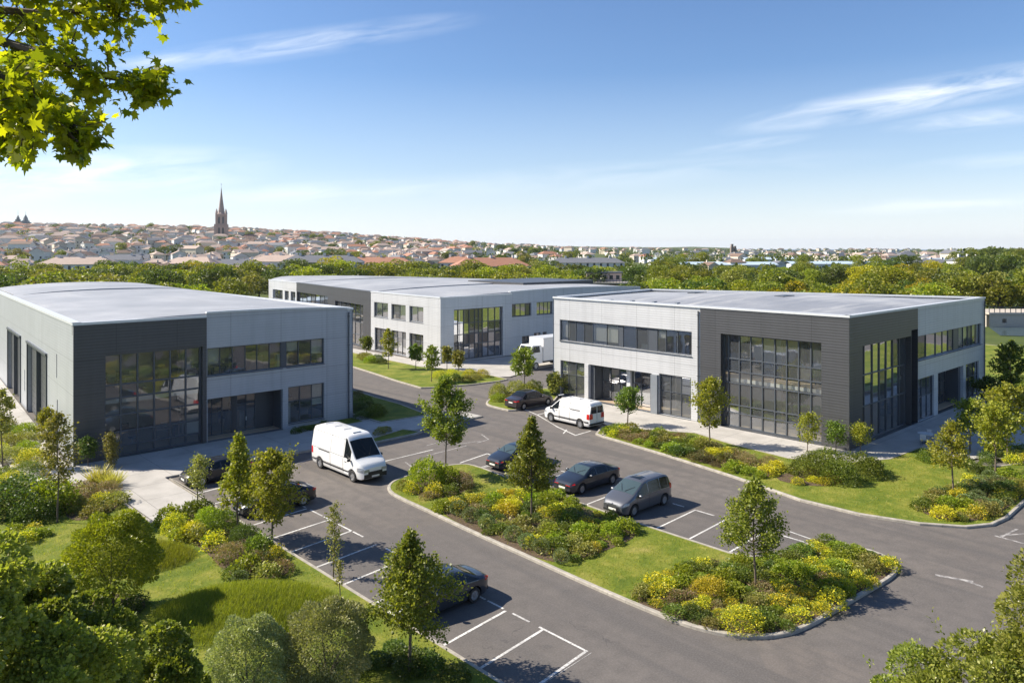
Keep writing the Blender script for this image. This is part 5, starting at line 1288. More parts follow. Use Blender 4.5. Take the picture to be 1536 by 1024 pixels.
ware(1010,640,40,18,5,ph,'small pale warehouse left of the slim tower')
ware(1430,440,30,14,4.5,ph-.1,'low white shed among the right-hand trees')
ware(1290,700,60,20,5,ph,'faintest far warehouse near the horizon on the right')
# low shed by the left unit
def shed(px,d,L_,W_,Hh,rz,label):
    X,Y=at(px,d); r=empty('low_shed',(X,Y,0),rz); l,w=L_/2,W_/2; mb=MB(); mb.box(-l,-w,-.2,l,w,Hh); mb.build('wall',M['ware_wall'],r); mb=MB(); mb.box(-l-.4,-w-.4,Hh+.002,l+.4,w+.4,Hh+.3); mb.build('roof',M['ware_roof'],r); return tag(r,label,'shed')
shed(352,150,14,7,4.4,ph,'low pale shed in the gap between the left unit and the rear unit')
# ---- stone quay and river
M['quay']=plain('dark_quay_stone',(.12,.085,.065),.9,0,.35,.4); M['quay_top']=plain('quay_paving',(.45,.40,.34),.9)
def quay(px0,px1,d,h,label,mt,openings=7):
    A,B=Vector(at(px0,d)),Vector(at(px1,d)); w=Wall(A,B); r=empty('stone_quay',(A.x,A.y,0)); holes=[]
    for i in range(openings): u=w.L*(i+.5)/openings; holes.append((u-w.L*.025,u+w.L*.025,.8,h*.65))
    mb=MB(); w.panel(mb,0,w.L,-.3,h,holes,0,.8); w.box(mb,0,w.L,-.3,h-.2,-9,-.9); mb.build('wall',mt,r)
    mb=MB(); w.box(mb,-.2,w.L+.2,h+.002,h+.35,-9,.25); mb.build('deck',M['quay_top'],r)
    mb=MB()
    for i in range(18): u=w.L*i/17; w.box(mb,u-.05,u+.05,h+.352,h+1.3,-.1,0)
    w.box(mb,0,w.L,h+1.3,h+1.38,-.12,.02); mb.build('railing',M['frame'],r); finish(r); return tag(r,label,'quay wall')
quay(868,948,215,5.0,'dark brown stone quay with railing beyond the rear roofs',M['quay'])
quay(1484,1620,146,2.4,'pale stone river wall at the right edge behind the lawn',M['quay_top'],3)
sheet('river',[at(1484,145),at(1640,145),at(1640,128),at(1500,132)],.02,M['river'])
X,Y=at(905,222)
o=empty('quay_house',(X,Y,5.2),ph); mb=MB(); mb.box(-5,-2,0,5,2,2.6); mb.build('wall',M['wall_pink'],o); mb=MB(); mb.box(-5.3,-2.3,2.602,5.3,2.3,3.0); mb.build('roof',M['tile_grey'],o); mb=MB()
for k in range(5): mb.box(-4.2+k*1.9,-2.05,.8,-3.2+k*1.9,-1.98,2)
mb.build('window',M['winglass'],o); tag(o,'small pink flat roofed pavilion standing on the brown quay','pavilion')
structure(sheet('field',[at(1268,205),at(1345,205),at(1345,235),at(1268,235)],.02,M['quay_top']))
# trees among the houses and on the plain
def tt(px,d,h,key,where): btree(key,px,d,h,1.15,where)
for i in range(100):
    px=rnd.uniform(0,940); d=rnd.uniform(360,1250); tt(px,d,rnd.uniform(8,12),rnd.choice(('dark','green','dark','olive')),f"among houses {tzone(px)}")
for i in range(22):
    px=rnd.uniform(960,1440); d=rnd.uniform(340,620); tt(px,d,rnd.uniform(7,11),rnd.choice(('dark','green','green','yellow')),f"out {tzone(px)}")
for i in range(20):
    px=rnd.uniform(1430,1570); d=rnd.uniform(330,560); tt(px,d,rnd.uniform(8,11),rnd.choice(('dark','green','green')),'on right wooded rise')
# woods nobody could count
C=[];D=[];R=rs_(901)
def clump(px,d,r,h):
    X,Y=at(px,d); z=ground_z(X,Y); n=110; dd=unit(n,R); dd[:,2]=abs(dd[:,2]); C.append(np.array([X,Y,z])+dd*np.array([r,r,h])*R.uniform(.75,1.1,(n,1))); D.append(dd+R.normal(0,.5,(n,3)))
for _ in range(900):
    px=rnd.uniform(-80,1620); d=rnd.uniform(480,2300) if px>640 else rnd.uniform(800,2200)
    if px<700 and rnd.random()<.6: continue
    clump(px,d,rnd.uniform(4,9),rnd.uniform(6,10))
for _ in range(420): 
    px=rnd.uniform(-60,1600); d=rnd.uniform(250,460); clump(px,d,rnd.uniform(3,6),rnd.uniform(3,6))
for _ in range(60):
    px=rnd.uniform(1425,1620); d=rnd.uniform(330,640); clump(px,d,rnd.uniform(4,8),rnd.uniform(6,10))
o=meshobj('distant_woods',leaf_mesh('distant_woods',np.concatenate(C),np.concatenate(D),1.5,M['lf_beltd'],R,'leaf',flat=.8,width=1.4)); stuff(o); o['label']='far woods and scrub between the houses and out to the horizon'; o['category']='woods'
# ------------------------------------------------------------------ vehicles: x forward, z up, base on the ground
M['tyre']=plain('tyre_rubber',(.02,.02,.021),.8); M['rim']=plain('alloy_rim',(.55,.56,.58),.3,.8); M['trim']=plain('black_trim',(.018,.018,.02),.5); M['chrome']=plain('chrome_trim',(.6,.6,.62),.2,1.0)
M['lamp']=plain('clear_lamp',(.40,.42,.45),.08,.3); M['redlamp']=plain('red_lamp',(.55,.02,.015),.2); M['plate']=plain('number_plate',(.75,.74,.68),.5)
def paint(name,c,metal=.0):
    m,t,out=nt(name); v=coords(t); n=noise(t,v,1.5,3)
    pbsdf(t,out,mixc(t,n,tuple(x*.94 for x in c),tuple(min(1,x*1.05) for x in c)),.32,metal,.5,None,.8); return m
M['p_white']=paint('white_van_paint',(.78,.78,.77)); M['p_navy']=paint('dark_navy_paint',(.022,.028,.040),.3); M['p_black']=paint('near_black_paint',(.016,.017,.021),.25); M['p_silver']=paint('silver_grey_paint',(.125,.13,.145),.5); M['p_blue']=paint('dark_blue_grey_paint',(.035,.043,.058),.35); M['p_plum']=paint('dark_plum_paint',(.035,.026,.030),.3)
m,t,out=nt('car_glass'); 
p=pbsdf(t,out,(.010,.013,.015),.05,0,.4); M['carglass']=m
m,t,out=nt('windscreen_glass'); p=pbsdf(t,out,(.05,.075,.08),.05,0,.9); M['screen']=m
def prof(pts,soft=.09):
    def f(x): return interp(x,pts)
    return lambda x: sum(f(x+d*soft) for d in (-1,-.5,0,.5,1))/5
class Body:
    def __init__(s,L_,W_,top,belt,zl,wheels,wr,tumble,crown=.04,nose=.14,tail=.1,roofw=None):
        s.L,s.W=L_,W_; s.top=prof(top); s.belt=prof(belt); s.zl0=zl; s.wheels=wheels; s.ra=wr+.065; s.wr=wr; s.tumble=tumble; s.crown=crown; s.nose=nose; s.tail=tail; s.h=max(z for _,z in top)
    def w(s,x):
        h=s.L/2; q=0
        if x>h-.7: q=s.nose*((x-h+.7)/.7)**2.2
        if x<-h+.5: q=s.tail*((-h+.5-x)/.5)**2.2
        return s.W/2-q
    def zl(s,x):
        z=s.zl0+ (.06 if abs(x)>s.L/2-.12 else 0)
        for xw in s.wheels:
            if abs(x-xw)<s.ra: z=max(z,s.wr+math.sqrt(s.ra**2-(x-xw)**2))
        return z
    def wt(s,x): # half width at the top edge
        t=max(0,s.top(x)-s.belt(x))/max(.01,s.h-.9 if s.h<1.9 else s.h-1.2); return s.w(x)-.03-s.tumble*min(1,t)
    def side(s,x,z,off=0):
        zb,zt=s.belt(x),s.top(x)-.05; w=s.w(x)
        if z<=zb:
            k=(z-s.zl0)/max(.05,zb-s.zl0); y=w-.05*(1-k)**2-.012*k*k
        else: k=min(1,(z-zb)/max(.02,zt-zb)); y=lerp(w-.012,s.wt(x),k)
        return y+off
    def mesh(s,name,mat,dark):
        xs=set(frange(-s.L/2,s.L/2,64))
        for xw in s.wheels:
            for a in frange(0,PI,14): xs.add(xw+s.ra*math.cos(a))
            xs|={xw+s.ra+.002,xw-s.ra-.002}
        xs=sorted(x for x in xs if -s.L/2<=x<=s.L/2); mb=MB(); rings=[]
        for x in xs:
            zl=s.zl(x); zb=max(s.belt(x),zl+.05); zt=max(s.top(x),zb+.02); y=[]
            half=[(0.0,zl),(s.side(x,zl)-.04,zl)]
            for k in (0.06,.3,.6,.85,1.0): z=lerp(zl,zb,k); half.append((s.side(x,z),z))
            for k in (.35,.7,1.0): z=lerp(zb,zt-.05,k); half.append((s.side(x,z),z))
            wt=s.wt(x); half+= [(wt-.03,zt-.018),(wt-.09,zt),(wt*.55,zt+s.crown*.7),(0.0,zt+s.crown)]
            ring=[(x,-a,b) for a,b in half]+[(x,a,b) for a,b in reversed(half[1:-1])]
            rings.append(ring)
        n=len(rings[0]); vs=[v for r in rings for v in r]; fs=[(i*n+k,i*n+(k+1)%n,(i+1)*n+(k+1)%n,(i+1)*n+k) for i in range(len(xs)-1) for k in range(n)]
        fs.append(tuple(range(n))); fs.append(tuple((len(xs)-1)*n+k for k in range(n)))
        mb.add(vs,fs); return mb.mesh(name,[mat],38)
    def sidepatch(s,mb,x0,x1,zf0,zf1,off,sgn,mi=0,nx=12,nz=4):
        V=[];
        for i in range(nx+1):
            x=lerp(x0,x1,i/nx); a,b=zf0(x),zf1(x)
            if b<a: b=a
            for j in range(nz+1): z=lerp(a,b,j/nz); V.append((x,sgn*s.side(x,z,off),z))
        mb.add(V,[(i*(nz+1)+j,(i+1)*(nz+1)+j,(i+1)*(nz+1)+j+1,i*(nz+1)+j+1) for i in range(nx) for j in range(nz)],mi)
    def toppatch(s,mb,x0,x1,inset0,inset1,off,mi=0,nx=10,ny=8):
        V=[]
        for i in range(nx+1):
            x=lerp(x0,x1,i/nx); w=s.wt(x)-lerp(inset0,inset1,i/nx)
            for j in range(ny+1):
                y=lerp(-w,w,j/ny); q=abs(y)/max(.1,s.wt(x)-.09); z=s.top(x)+s.crown*(1-min(1,q)**1.6)+off; V.append((x,y,z))
        mb.add(V,[(i*(ny+1)+j,(i+1)*(ny+1)+j,(i+1)*(ny+1)+j+1,i*(ny+1)+j+1) for i in range(nx) for j in range(ny)],mi)
def wheel(root,x,y,r,w=.21):
    s=1 if y>0 else -1
    mb=MB(); mb.lathe([(r*.62,-w/2),(r*.93,-w/2),(r,-w/2+.035),(r,w/2-.035),(r*.93,w/2),(r*.62,w/2)],28,axis='y'); me=mb.mesh('wheel',M['tyre'],40); o=meshobj('wheel',me,root,(x,y,r))
    mb=MB(); yy=s*(w/2-.045); mb.lathe([(r*.63,yy+s*.03),(r*.58,yy+s*.03),(r*.55,yy-s*.02),(r*.12,yy-s*.03)],28,axis='y')
    for k in range(7):
        a=2*PI*k/7; ca,sa=math.cos(a),math.sin(a); t=(-sa,ca)
        P0=[(ca*r*.12+t[0]*.045,sa*r*.12+t[1]*.045),(ca*r*.12-t[0]*.045,sa*r*.12-t[1]*.045),(ca*r*.57-t[0]*.03,sa*r*.57-t[1]*.03),(ca*r*.57+t[0]*.03,sa*r*.57+t[1]*.03)]
        mb.add([(p[0],yy+s*.018,p[1]) for p in P0]+[(p[0],yy-s*.03,p[1]) for p in P0],[(0,1,2,3),(0,4,5,1),(1,5,6,2),(2,6,7,3),(3,7,4,0)])
    mb.lathe([(r*.15,yy+s*.025),(.001,yy+s*.03)],12,axis='y'); meshobj('rim',mb.mesh('rim',M['rim'],40),o)
    mb=MB(); mb.lathe([(r*.56,yy-s*.05),(.001,yy-s*.05)],20,axis='y'); meshobj('brake_disc',mb.mesh('brake_disc',M['trim']),o)
def car(name,loc,heading,b,mat,label,cat,side_windows,screen,rear,doors,front='lamp',back='redlamp',screenmat='carglass',grille=(.42,.58),dark_lower=True,sunroof=False,panel=None,frontz=(.62,.78),rearz=(.78,.98),mirror=None,handlez=.93,glass_rear_doors=None,extra=None):
    root=empty(name,(loc[0],loc[1],.0),heading); tag(root,label,cat,'vehicles in the car park')
    h=b.L/2; meshobj('body',b.mesh('body',mat,None),root)
    # wheel tunnels
    mb=MB()
    for xw in b.wheels: mb.box(xw-b.ra*.98,-b.W/2+.24,.16,xw+b.ra*.98,b.W/2-.24,b.wr+b.ra*.9)
    mb.box(-h+.3,-b.W/2+.2,b.zl0-.06,h-.3,b.W/2-.2,b.zl0+.02); mb.build('underbody',M['trim'],root)
    for xw in b.wheels:
        for s in (-1,1): wheel(root,xw,s*(b.W/2-.115),b.wr)
    mb=MB(); b.toppatch(mb,screen[1],screen[0],.06,.10,.010); mb.build('windscreen',M[screenmat],root,60)
    mb=MB()
    for s in (-1,1): mb.tube([(screen[0]-.05,s*.1,b.top(screen[0]-.05)+b.crown+.03),(lerp(*screen,.55),s*.48,b.top(lerp(*screen,.55))+b.crown*.8+.03)],[.012,.009],5)
    mb.build('wiper',M['trim'],root)
    if rear: mb=MB(); b.toppatch(mb,rear[0],rear[1],.09,.08,.010); mb.build('rear_window',M['carglass'],root,60)
    for s in (-1,1):
        for (xa,xb) in side_windows:
            mb=MB(); b.sidepatch(mb,xa,xb,lambda x:b.belt(x)+.035,lambda x:min(b.top(x)-.085,b.h-.085),.009,s); 
            mb.build('side_window',M['carglass'],root,60)
        for k,(xa,xb,zt_) in enumerate(doors):
            mb=MB(); lo=lambda x:max(b.zl0+.10,b.zl(x)+.05); hi=(lambda x:b.belt(x)-.01) if zt_ is None else (lambda x:zt_)
            b.sidepatch(mb,xa-.012,xb+.012,lambda x:lo(x)-.012,lambda x:hi(x)+.006,.0035,s,1,12,6); b.sidepatch(mb,xa,xb,lo,hi,.008,s,0,12,6); d=mb.build('door',[mat,M['trim']],root,50)
            mb=MB(); xh=lerp(xa,xb,.14); mb.box(xh,s*b.side(xh,handlez)-(.0 if s>0 else .035),handlez,xh+.2,s*b.side(xh,handlez)+(.035 if s>0 else 0),handlez+.03); mb.build('handle',M['trim'] if panel else mat,d)
        # lamps wrap the corners
        for nm,xe,sg,mt,(za,zb),ln in (('headlight',h,1,front,frontz,.30 if front=='redlamp' else .42),('tail_light',-h,-1,back,rearz,.26)):
            mb=MB(); x0,x1=(xe-ln,xe-.02) if sg>0 else (xe+.02,xe+ln)
            b.sidepatch(mb,x0,x1,lambda x:za+ (.05*(xe-x)*sg/ln if sg>0 else 0),lambda x:min(zb,b.top(x)-.03),.011,s,0,6,2)
            w=b.w(xe-.01*sg); mb.add([(xe+.012*sg,s*(w-.01),za),(xe+.012*sg,s*(w-.40),za+.02),(xe+.012*sg,s*(w-.36),min(zb,b.top(xe)-.02)),(xe+.012*sg,s*(w-.03),min(zb,b.top(xe)-.02))],[(0,1,2,3)]); mb.build(nm,M[mt],root)
        mx=mirror or (screen[0]-.35); mb=MB(); zz=b.belt(mx)+.1; yy=b.side(mx,b.belt(mx)); mb.lathe([(.02,-.11),(.085,-.07),(.10,0),(.085,.08),(.02,.11)],10,axis='y',c=(mx,s*(yy+.13),zz)); mb.tube([(mx,s*(yy-.02),zz-.06),(mx,s*(yy+.08),zz-.02)],[.025,.025],5); mb.build('mirror',M['trim'] if panel else mat,root,40)
    w=b.w(h); mb=MB(); mb.box(h-.05,-w*.62,grille[0],h+.014,w*.62,grille[1]); 
    for k in range(3): z=lerp(grille[0],grille[1],(k+.5)/3); mb.box(h+.0145,-w*.58,z-.008,h+.022,w*.58,z+.008)
    mb.build('grille',M['trim'],root)
    mb=MB(); mb.box(h-.08,-w*.98,b.zl0+.08,h+.03,w*.98,b.zl0+(.34 if panel else .2)); mb.build('front_bumper',M['trim'] if dark_lower else mat,root)
    w2=b.w(-h); mb=MB(); mb.box(-h-.03,-w2*.98,b.zl0+.1,-h+.08,w2*.98,b.zl0+.24); mb.build('rear_bumper',M['trim'] if dark_lower else mat,root)
    for xx,sg in ((h+.032,1),(-h-.032,-1)):
        mb=MB(); z=.44 if sg>0 else .62; 
        if sg>0: mb.box(h+.023,-.26,z-.055,h+.034,.26,z+.055)
        else: mb.box(-h-.014,-.26,z-.0,-h+.02,.26,z+.11)
        mb.build('number_plate',M['plate'],root)
    if extra: extra(root,b)
    return root
def sedan(L_=4.5,W_=1.78,Hh=1.44,coupe=False):
    h=L_/2
    top=[(-h,.86),(-h+.12,.97),(-h+.55,1.03),(-h+.62,1.04),(-h+1.35,Hh-.06),(-.35,Hh),(.15,Hh-.01),(.45,Hh-.07),(1.12,1.02),(1.25,.985),(h-.5,.86),(h-.12,.73),(h,.58)]
    belt=[(-h,.80),(-h+.2,.90),(-.9,.92),(1.0,.90),(1.3,.87),(h-.4,.74),(h,.52)]
    return Body(L_,W_,top,belt,.20,(-h+.85,h-.86),.32,.24,.035,.22,.16)
def hatch():
    b=sedan(); return b
def mpv():
    L_,h,Hh=4.45,2.225,1.72
    top=[(-h,1.02),(-h+.06,1.35),(-h+.28,Hh-.08),(-h+.6,Hh),(.0,Hh),(.35,Hh-.06),(1.35,1.13),(1.5,1.08),(h-.35,.92),(h-.08,.78),(h,.62)]
    belt=[(-h,.98),(-1,1.0),(1.0,.97),(1.5,.93),(h-.3,.80),(h,.56)]
    return Body(L_,1.80,top,belt,.20,(-h+.78,h-.85),.33,.20,.04,.24,.1)
def bigvan():
    L_,h,Hh=5.7,2.85,2.75
    top=[(-h,2.3),(-h+.05,2.64),(-h+.3,Hh),(h-2.0,Hh),(h-1.72,Hh-.08),(h-1.50,Hh-.36),(h-.75,1.46),(h-.62,1.36),(h-.12,1.10),(h,.86)]
    belt=[(-h,1.36),(h-1.6,1.36),(h-.8,1.20),(h-.3,.98),(h,.74)]
    return Body(L_,2.02,top,belt,.26,(-h+1.05,h-.92),.36,.20,.05,.22,.06)
def smallvan():
    L_,h,Hh=4.9,2.45,2.02
    top=[(-h,1.7),(-h+.05,1.92),(-h+.3,Hh),(h-2.1,Hh+.01),(h-1.75,Hh-.06),(h-.95,1.30),(h-.8,1.22),(h-.14,.98),(h,.76)]
    belt=[(-h,1.15),(h-1.7,1.15),(h-.9,1.06),(h-.3,.88),(h,.66)]
    return Body(L_,1.86,top,belt,.24,(-h+.95,h-.88),.34,.17,.04,.22,.06)
SW=[(-1.62,-.98),(-.92,.02),(.10,1.05)]; DR=[(-1.02,.04,None),(.08,1.08,None)]
def sroof(root,b): 
    mb=MB(); b.toppatch(mb,-.35,.2,.26,.26,.006); mb.build('sunroof',M['carglass'],root,60)
hx=PI  # nose towards -x
def place(px,py): return G(px,py)
car('saloon_car',(19.6,25.8),hx,sedan(4.45,1.82,1.46),M['p_blue'],'dark blue grey saloon half hidden by the tree in the nearest parking row','car',SW,(1.1,.38),(-1.68,-1.0),DR)
car('saloon_car',(36.45,32.3),hx,sedan(4.6,1.8,1.42),M['p_navy'],'near black saloon with a red front lamp, left of the silver people carrier','car',SW,(1.1,.38),(-1.7,-1.0),DR,front='redlamp',screenmat='screen')
car('people_carrier',(35.6,27.7),hx,mpv(),M['p_silver'],'silver grey people carrier parked nose to the island kerb','car',[(-1.95,-1.1),(-1.02,-.02),(.08,1.05)],(1.32,.42),None,[(-1.05,.0,None),(.06,1.1,None)],screenmat='screen',frontz=(.66,.84),rearz=(.9,1.2),extra=sroof,handlez=.88)
car('saloon_car',(36.5,38.9),hx,sedan(4.4,1.78,1.42),M['p_navy'],'dark blue saloon mostly hidden behind the cone shaped island tree','car',SW,(1.1,.38),(-1.7,-1.0),DR,front='redlamp',screenmat='screen')
car('saloon_car',(50.9,52.4),0,sedan(4.9,1.9,1.55),M['p_plum'],'dark plum saloon beside the small corner bed, tail to the road','car',SW,(1.1,.38),(-1.68,-1.0),DR)
car('saloon_car',(20.2,41.9),hx,sedan(4.4,1.8,1.42),M['p_black'],'black saloon behind the bright green trees in the near row','car',SW,(1.1,.38),(-1.7,-1.0),DR,dark_lower=False)
car('saloon_car',(19.9,49.6),hx,sedan(4.3,1.78,1.40),M['p_black'],'black saloon in the shade of the left unit, behind a thin tree','car',SW,(1.1,.38),(-1.7,-1.0),DR)
def vandetail(x0,x1,nmark):
    def f(root,b):
        h=b.L/2
        for s in (-1,1):
            mb=MB()
            for z in (.62,1.38,b.h-.28): b.sidepatch(mb,-h+.12,h-1.7,lambda x,z=z:z,lambda x,z=z:z+.022,.006,s,0,14,1)
            for x in x0: b.sidepatch(mb,x,x+.02,lambda x:max(b.zl(x)+.04,.4),lambda x:b.h-.2,.0062,s,0,1,8)
            mb.build('body_seam',M['trim'],root)
            mb=MB(); b.sidepatch(mb,x1[0],x1[1],lambda x:1.30,lambda x:1.36,.014,s,0,6,1); mb.build('door_rail',M['trim'],root)
            mb=MB(); b.sidepatch(mb,-h+.1,h-.9,lambda x:max(.5,b.zl(x)+.05),lambda x:max(.60,b.zl(x)+.06),.012,s,0,30,1); mb.build('rub_strip',M['trim'],root)
        for k in range(4): mb=MB(); mb.box(-h+.5+k*1.05,-.3,b.h+b.crown-.01,-h+.62+k*1.05,.25,b.h+b.crown+.03); mb.build('roof_rib',M['coping'],root)
        w=b.w(-h); mb=MB()
        mb.box(-h-.012,-.012,.5,-h-.003,.012,b.h-.2); mb.build('rear_door_seam',M['trim'],root)
        if nmark:
            mb=MB(); zt=b.h-.30
            for s in (-1,1): mb.add([(-h-.014,s*.06,1.22),(-h-.014,s*(w-.16),1.22),(-h-.012,s*(w-.22),zt),(-h-.012,s*.06,zt)],[(0,1,2,3)])
            mb.build('rear_window',M['carglass'],root)
    return f
vb=bigvan()
car('tall_panel_van',(27.1,45.3),-PI/2,vb,M['p_white'],'tall white high roof panel van crossing the car park entrance, nose towards the island','van',[(1.02,1.72)],(vb.L/2-.72,vb.L/2-1.52),None,[(.98,1.95,None)],panel=True,frontz=(.72,1.0),rearz=(.9,1.35),grille=(.56,.74),mirror=1.75,handlez=1.12,extra=vandetail((-.55,.9),(-1.9,-.6),True)).scale=(1.13,1.08,1.01)
vs_=smallvan()
car('panel_van',(48.6,44.7),PI/2,vs_,M['p_white'],'white panel van with dark rear windows parked before the white facade','van',[(.72,1.42)],(vs_.L/2-.92,vs_.L/2-1.72),None,[(.68,1.6,None)],panel=True,frontz=(.66,.9),rearz=(.8,1.2),grille=(.5,.64),mirror=1.4,handlez=1.02,extra=vandetail((-.45,.6),(-1.5,-.5),True)).scale=(1.1,1.06,1.08)
# ---- white lorry behind the right unit
def lorry(loc,rz):
    r=empty('lorry',(loc[0],loc[1],0),rz); tag(r,'white box lorry standing between the right unit and the rear unit','lorry','vehicles in the car park')
    mb=MB(); mb.prism([(1.3,-1.2),(3.2,-1.2),(3.5,-.9),(3.5,.9),(3.2,1.2),(1.3,1.2)],.75,2.0); mb.add([(1.3,-1.2,2.0),(3.4,-1.1,2.0),(3.4,1.1,2.0),(1.3,1.2,2.0),(1.4,-1.1,3.0),(2.9,-1.0,3.0),(2.9,1.0,3.0),(1.4,1.1,3.0)],[(4,5,6,7),(0,1,5,4),(1,2,6,5),(2,3,7,6),(3,0,4,7)]); mb.build('cab',M['p_white'],r)
    mb=MB(); mb.add([(3.39,-1.0,2.08),(3.39,1.0,2.08),(2.97,.92,2.9),(2.97,-.92,2.9)],[(0,1,2,3)]); mb.build('windscreen',M['carglass'],r)
    for s in (-1,1):
        mb=MB(); mb.add([(1.7,s*1.18,2.1),(3.0,s*1.13,2.1),(2.75,s*1.05,2.85),(1.75,s*1.10,2.85)],[(0,1,2,3)]); mb.build('side_window',M['carglass'],r)
        mb=MB(); mb.box(3.46,s*.65-.2,.95,3.53,s*.65+.2,1.15); mb.build('headlight',M['lamp'],r)
        mb=MB(); mb.box(3.0,s*1.35-.1,2.1,3.1,s*1.35+.1,2.7); mb.build('mirror',M['trim'],r)
    mb=MB(); mb.box(-4.2,-1.25,1.05,1.2,1.25,3.75); mb.build('cargo_box',M['p_white'],r)
    mb=MB(); mb.box(-4.2,-1.27,.95,1.2,1.27,1.045); mb.box(-4.22,-1.27,3.755,1.22,1.27,3.82); mb.build('box_edge',M['coping'],r)
    mb=MB(); mb.box(-4.1,-.5,.6,3.2,.5,.9); mb.box(3.3,-1.2,.4,3.56,1.2,.74); mb.build('chassis',M['trim'],r)
    mb=MB(); mb.box(3.53,-.8,1.25,3.56,.8,1.75); mb.build('grille',M['trim'],r)
    for x in (2.4,-2.8):
        for s in (-1,1): wheel(r,x,s*1.05,.48,.3)
    return r
lx,ly=G(800,556); lorry((lx+3.2,ly+1.5),PI)
# small outdoor table by the shaded front, and lamp at the corner bed
X,Y=G(1388,664,.1)
r=empty('outdoor_table',(X,Y,.095)); mb=MB(); mb.lathe([(.0,.72),(.55,.72),(.55,.75),(.0,.75)],18); mb.build('table_top',M['coping'],r,40); mb=MB(); mb.tube([(0,0,.03),(0,0,.72)],[.04,.04],8); mb.lathe([(0.01,.0),(.3,.0),(.28,.03),(.03,.04)],14); mb.build('pedestal',M['frame'],r,40); tag(r,'small pale round table on the shaded terrace by the dark recess','table')
for k,(dx,dy,a) in enumerate(((.9,.1,0),(-.85,-.2,PI))):
    c=empty('outdoor_chair',(X+dx,Y+dy,.095),a); mb=MB(); mb.box(-.22,-.22,.43,.22,.22,.47); mb.build('seat',M['coping'],c); mb=MB(); mb.box(.2,-.22,.5,.23,.22,.85); mb.build('backrest',M['coping'],c)
    for sx in (-.2,.2):
        for sy in (-.2,.2): mb=MB(); mb.tube([(sx,sy,0),(sx,sy,.43 if sx<0 else .82)],[.015,.015],5); mb.build('leg',M['frame'],c)
    tag(c,('pale chair on the right-hand side of the small terrace table','pale chair on the left-hand side of the small terrace table')[k],'chair')
# ------------------------------------------------------------------ light, sky, air, camera
finish_labels()
ELEV=math.radians(39); sx,sy=-.62,.785
w=bpy.data.worlds.new('World'); sc.world=w; w.use_nodes=True; t=w.node_tree
for n in list(t.nodes): t.nodes.remove(n)
out=t.nodes.new('ShaderNodeOutputWorld'); bg=t.nodes.new('ShaderNodeBackground'); bg.inputs['Strength'].default_value=.08
sky=t.nodes.new('ShaderNodeTexSky'); sky.sky_type='NISHITA'; sky.sun_disc=False; sky.sun_elevation=ELEV
# Nishita azimuth: rotation 0 puts the sun on +Y, positive turns towards +X
sky.sun_rotation=math.atan2(sx,sy); sky.altitude=0; sky.air_density=1.0; sky.dust_density=.35; sky.ozone_density=3.0
tc=coords(t,'Generated')
z=sep(t,tc,2); zc=math_(t,'MAXIMUM',z,.02)
# cirrus: fibrous streaks lying in fixed directions of the sky
def dot(vec):
    n=N(t,'ShaderNodeVectorMath'); n.operation='DOT_PRODUCT'; L(t,tc,n.inputs[0]); n.inputs[1].default_value=vec; return n.outputs['Value']
fw=math_(t,'MAXIMUM',dot((SA,CA,0)),.05); U=math_(t,'DIVIDE',dot((CA,-SA,0)),fw); V=math_(t,'DIVIDE',z,fw)
cb=N(t,'ShaderNodeCombineXYZ'); L(t,U,cb.inputs[0]); L(t,V,cb.inputs[1])
cl=None
for (px,py,lx,ly,ang,amt,sd) in ((1390,142,330,30,10,.75,1),(1480,178,170,20,6,.55,2),(1120,218,120,10,8,.3,3),(430,68,330,26,8,.40,4),(240,92,130,14,6,.5,5),(120,262,330,46,3,.7,6),(1430,306,260,16,3,.35,7),(900,265,500,26,4,.18,8),(470,290,260,20,3,.35,9),(1500,240,160,14,4,.3,10)):
    u0,v0=(px-CX)/F,(HY-py)/F
    m0=mapping(t,cb.outputs[0],(1,1,1),(-u0,-v0,0)); m1=mapping(t,m0,(1,1,1),(0,0,0),(0,0,-math.radians(ang)))
    q=mapping(t,m1,(F/lx,F/ly,1)); g=N(t,'ShaderNodeVectorMath'); g.operation='LENGTH'; L(t,q,g.inputs[0])
    fall=ramp(t,g.outputs['Value'],[(0,1),(1,0)])
    nz=N(t,'ShaderNodeTexNoise'); nz.inputs['Scale'].default_value=1.0; nz.inputs['Detail'].default_value=10; nz.inputs['Roughness'].default_value=.6; nz.inputs['Distortion'].default_value=.5
    L(t,mapping(t,m1,(7,46,1),(sd*3.7,sd*1.9,0),(0,0,math.radians(-3))),nz.inputs['Vector'])
    k=math_(t,'MULTIPLY',math_(t,'MULTIPLY',fall,ramp(t,nz.outputs['Fac'],[(.34,0),(.62,1)])),amt*1.05)
    cl=k if cl is None else math_(t,'MAXIMUM',cl,k)
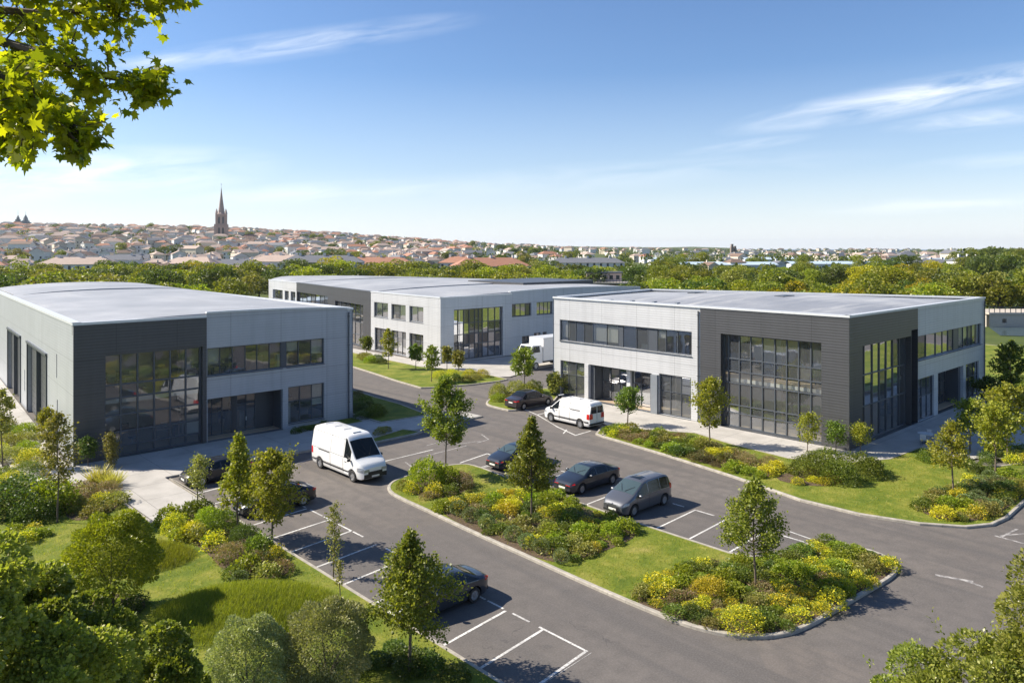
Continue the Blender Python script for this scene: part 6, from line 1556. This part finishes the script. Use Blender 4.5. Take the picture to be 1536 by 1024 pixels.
lowhaze=ramp(t,z,[(.0,.78),(.04,.50),(.10,.20),(.22,.0)])
skyc=mixc(t,1.0,sky.outputs[0],(.80,.885,1.02),'MULTIPLY')
hs_=N(t,'ShaderNodeHueSaturation'); hs_.inputs['Saturation'].default_value=1.02; L(t,skyc,hs_.inputs['Color'])
c=mixc(t,lowhaze,hs_.outputs[0],(7.3,7.6,8.0))
c=mixc(t,cl,c,(8.6,8.8,9.0))
L(t,c,bg.inputs['Color']); L(t,bg.outputs[0],out.inputs['Surface'])
sun=bpy.data.lights.new('sun','SUN'); sun.energy=5.0; sun.angle=math.radians(.53); sun.color=(1.0,.91,.77)
so=bpy.data.objects.new('sun',sun); COL.objects.link(so)
dv=Vector((sx*math.cos(ELEV),sy*math.cos(ELEV),math.sin(ELEV)))
so.rotation_euler=dv.to_track_quat('Z','Y').to_euler(); so.location=(0,0,120)
# air
mb=MB(); mb.box(-9600,-9600,-5.2,9600,9600,105)
hz=mb.build('haze',[]); hz['kind']='stuff'; hz['label']='thin pale air veiling the distance'; hz['category']='haze'
m,t,out=nt('haze_air'); pv=N(t,'ShaderNodeVolumePrincipled'); pv.inputs['Color'].default_value=(.86,.92,1,1); pv.inputs['Density'].default_value=.00005; pv.inputs['Anisotropy'].default_value=.3
L(t,pv.outputs[0],out.inputs['Volume']); hz.data.materials.append(m)
HAZE=True
if not HAZE: bpy.data.objects.remove(hz)
cam=bpy.data.cameras.new('camera'); co=bpy.data.objects.new('camera',cam); COL.objects.link(co); sc.camera=co
cam.sensor_width=36; cam.lens=F/1536*36; cam.shift_y=-(512-HY)/1536; cam.clip_start=.1; cam.clip_end=40000
co.location=(0,0,H); co.rotation_euler=(PI/2,0,-AL)
sc.view_settings.view_transform='Standard'; sc.view_settings.look='None'; sc.view_settings.exposure=.92; sc.view_settings.gamma=1
sc.cycles.use_denoising=True
sc.cycles.max_bounces=6; sc.cycles.transparent_max_bounces=12; sc.cycles.volume_bounces=0
try: sc.cycles.use_adaptive_sampling=True; sc.cycles.adaptive_threshold=.01
except Exception: pass
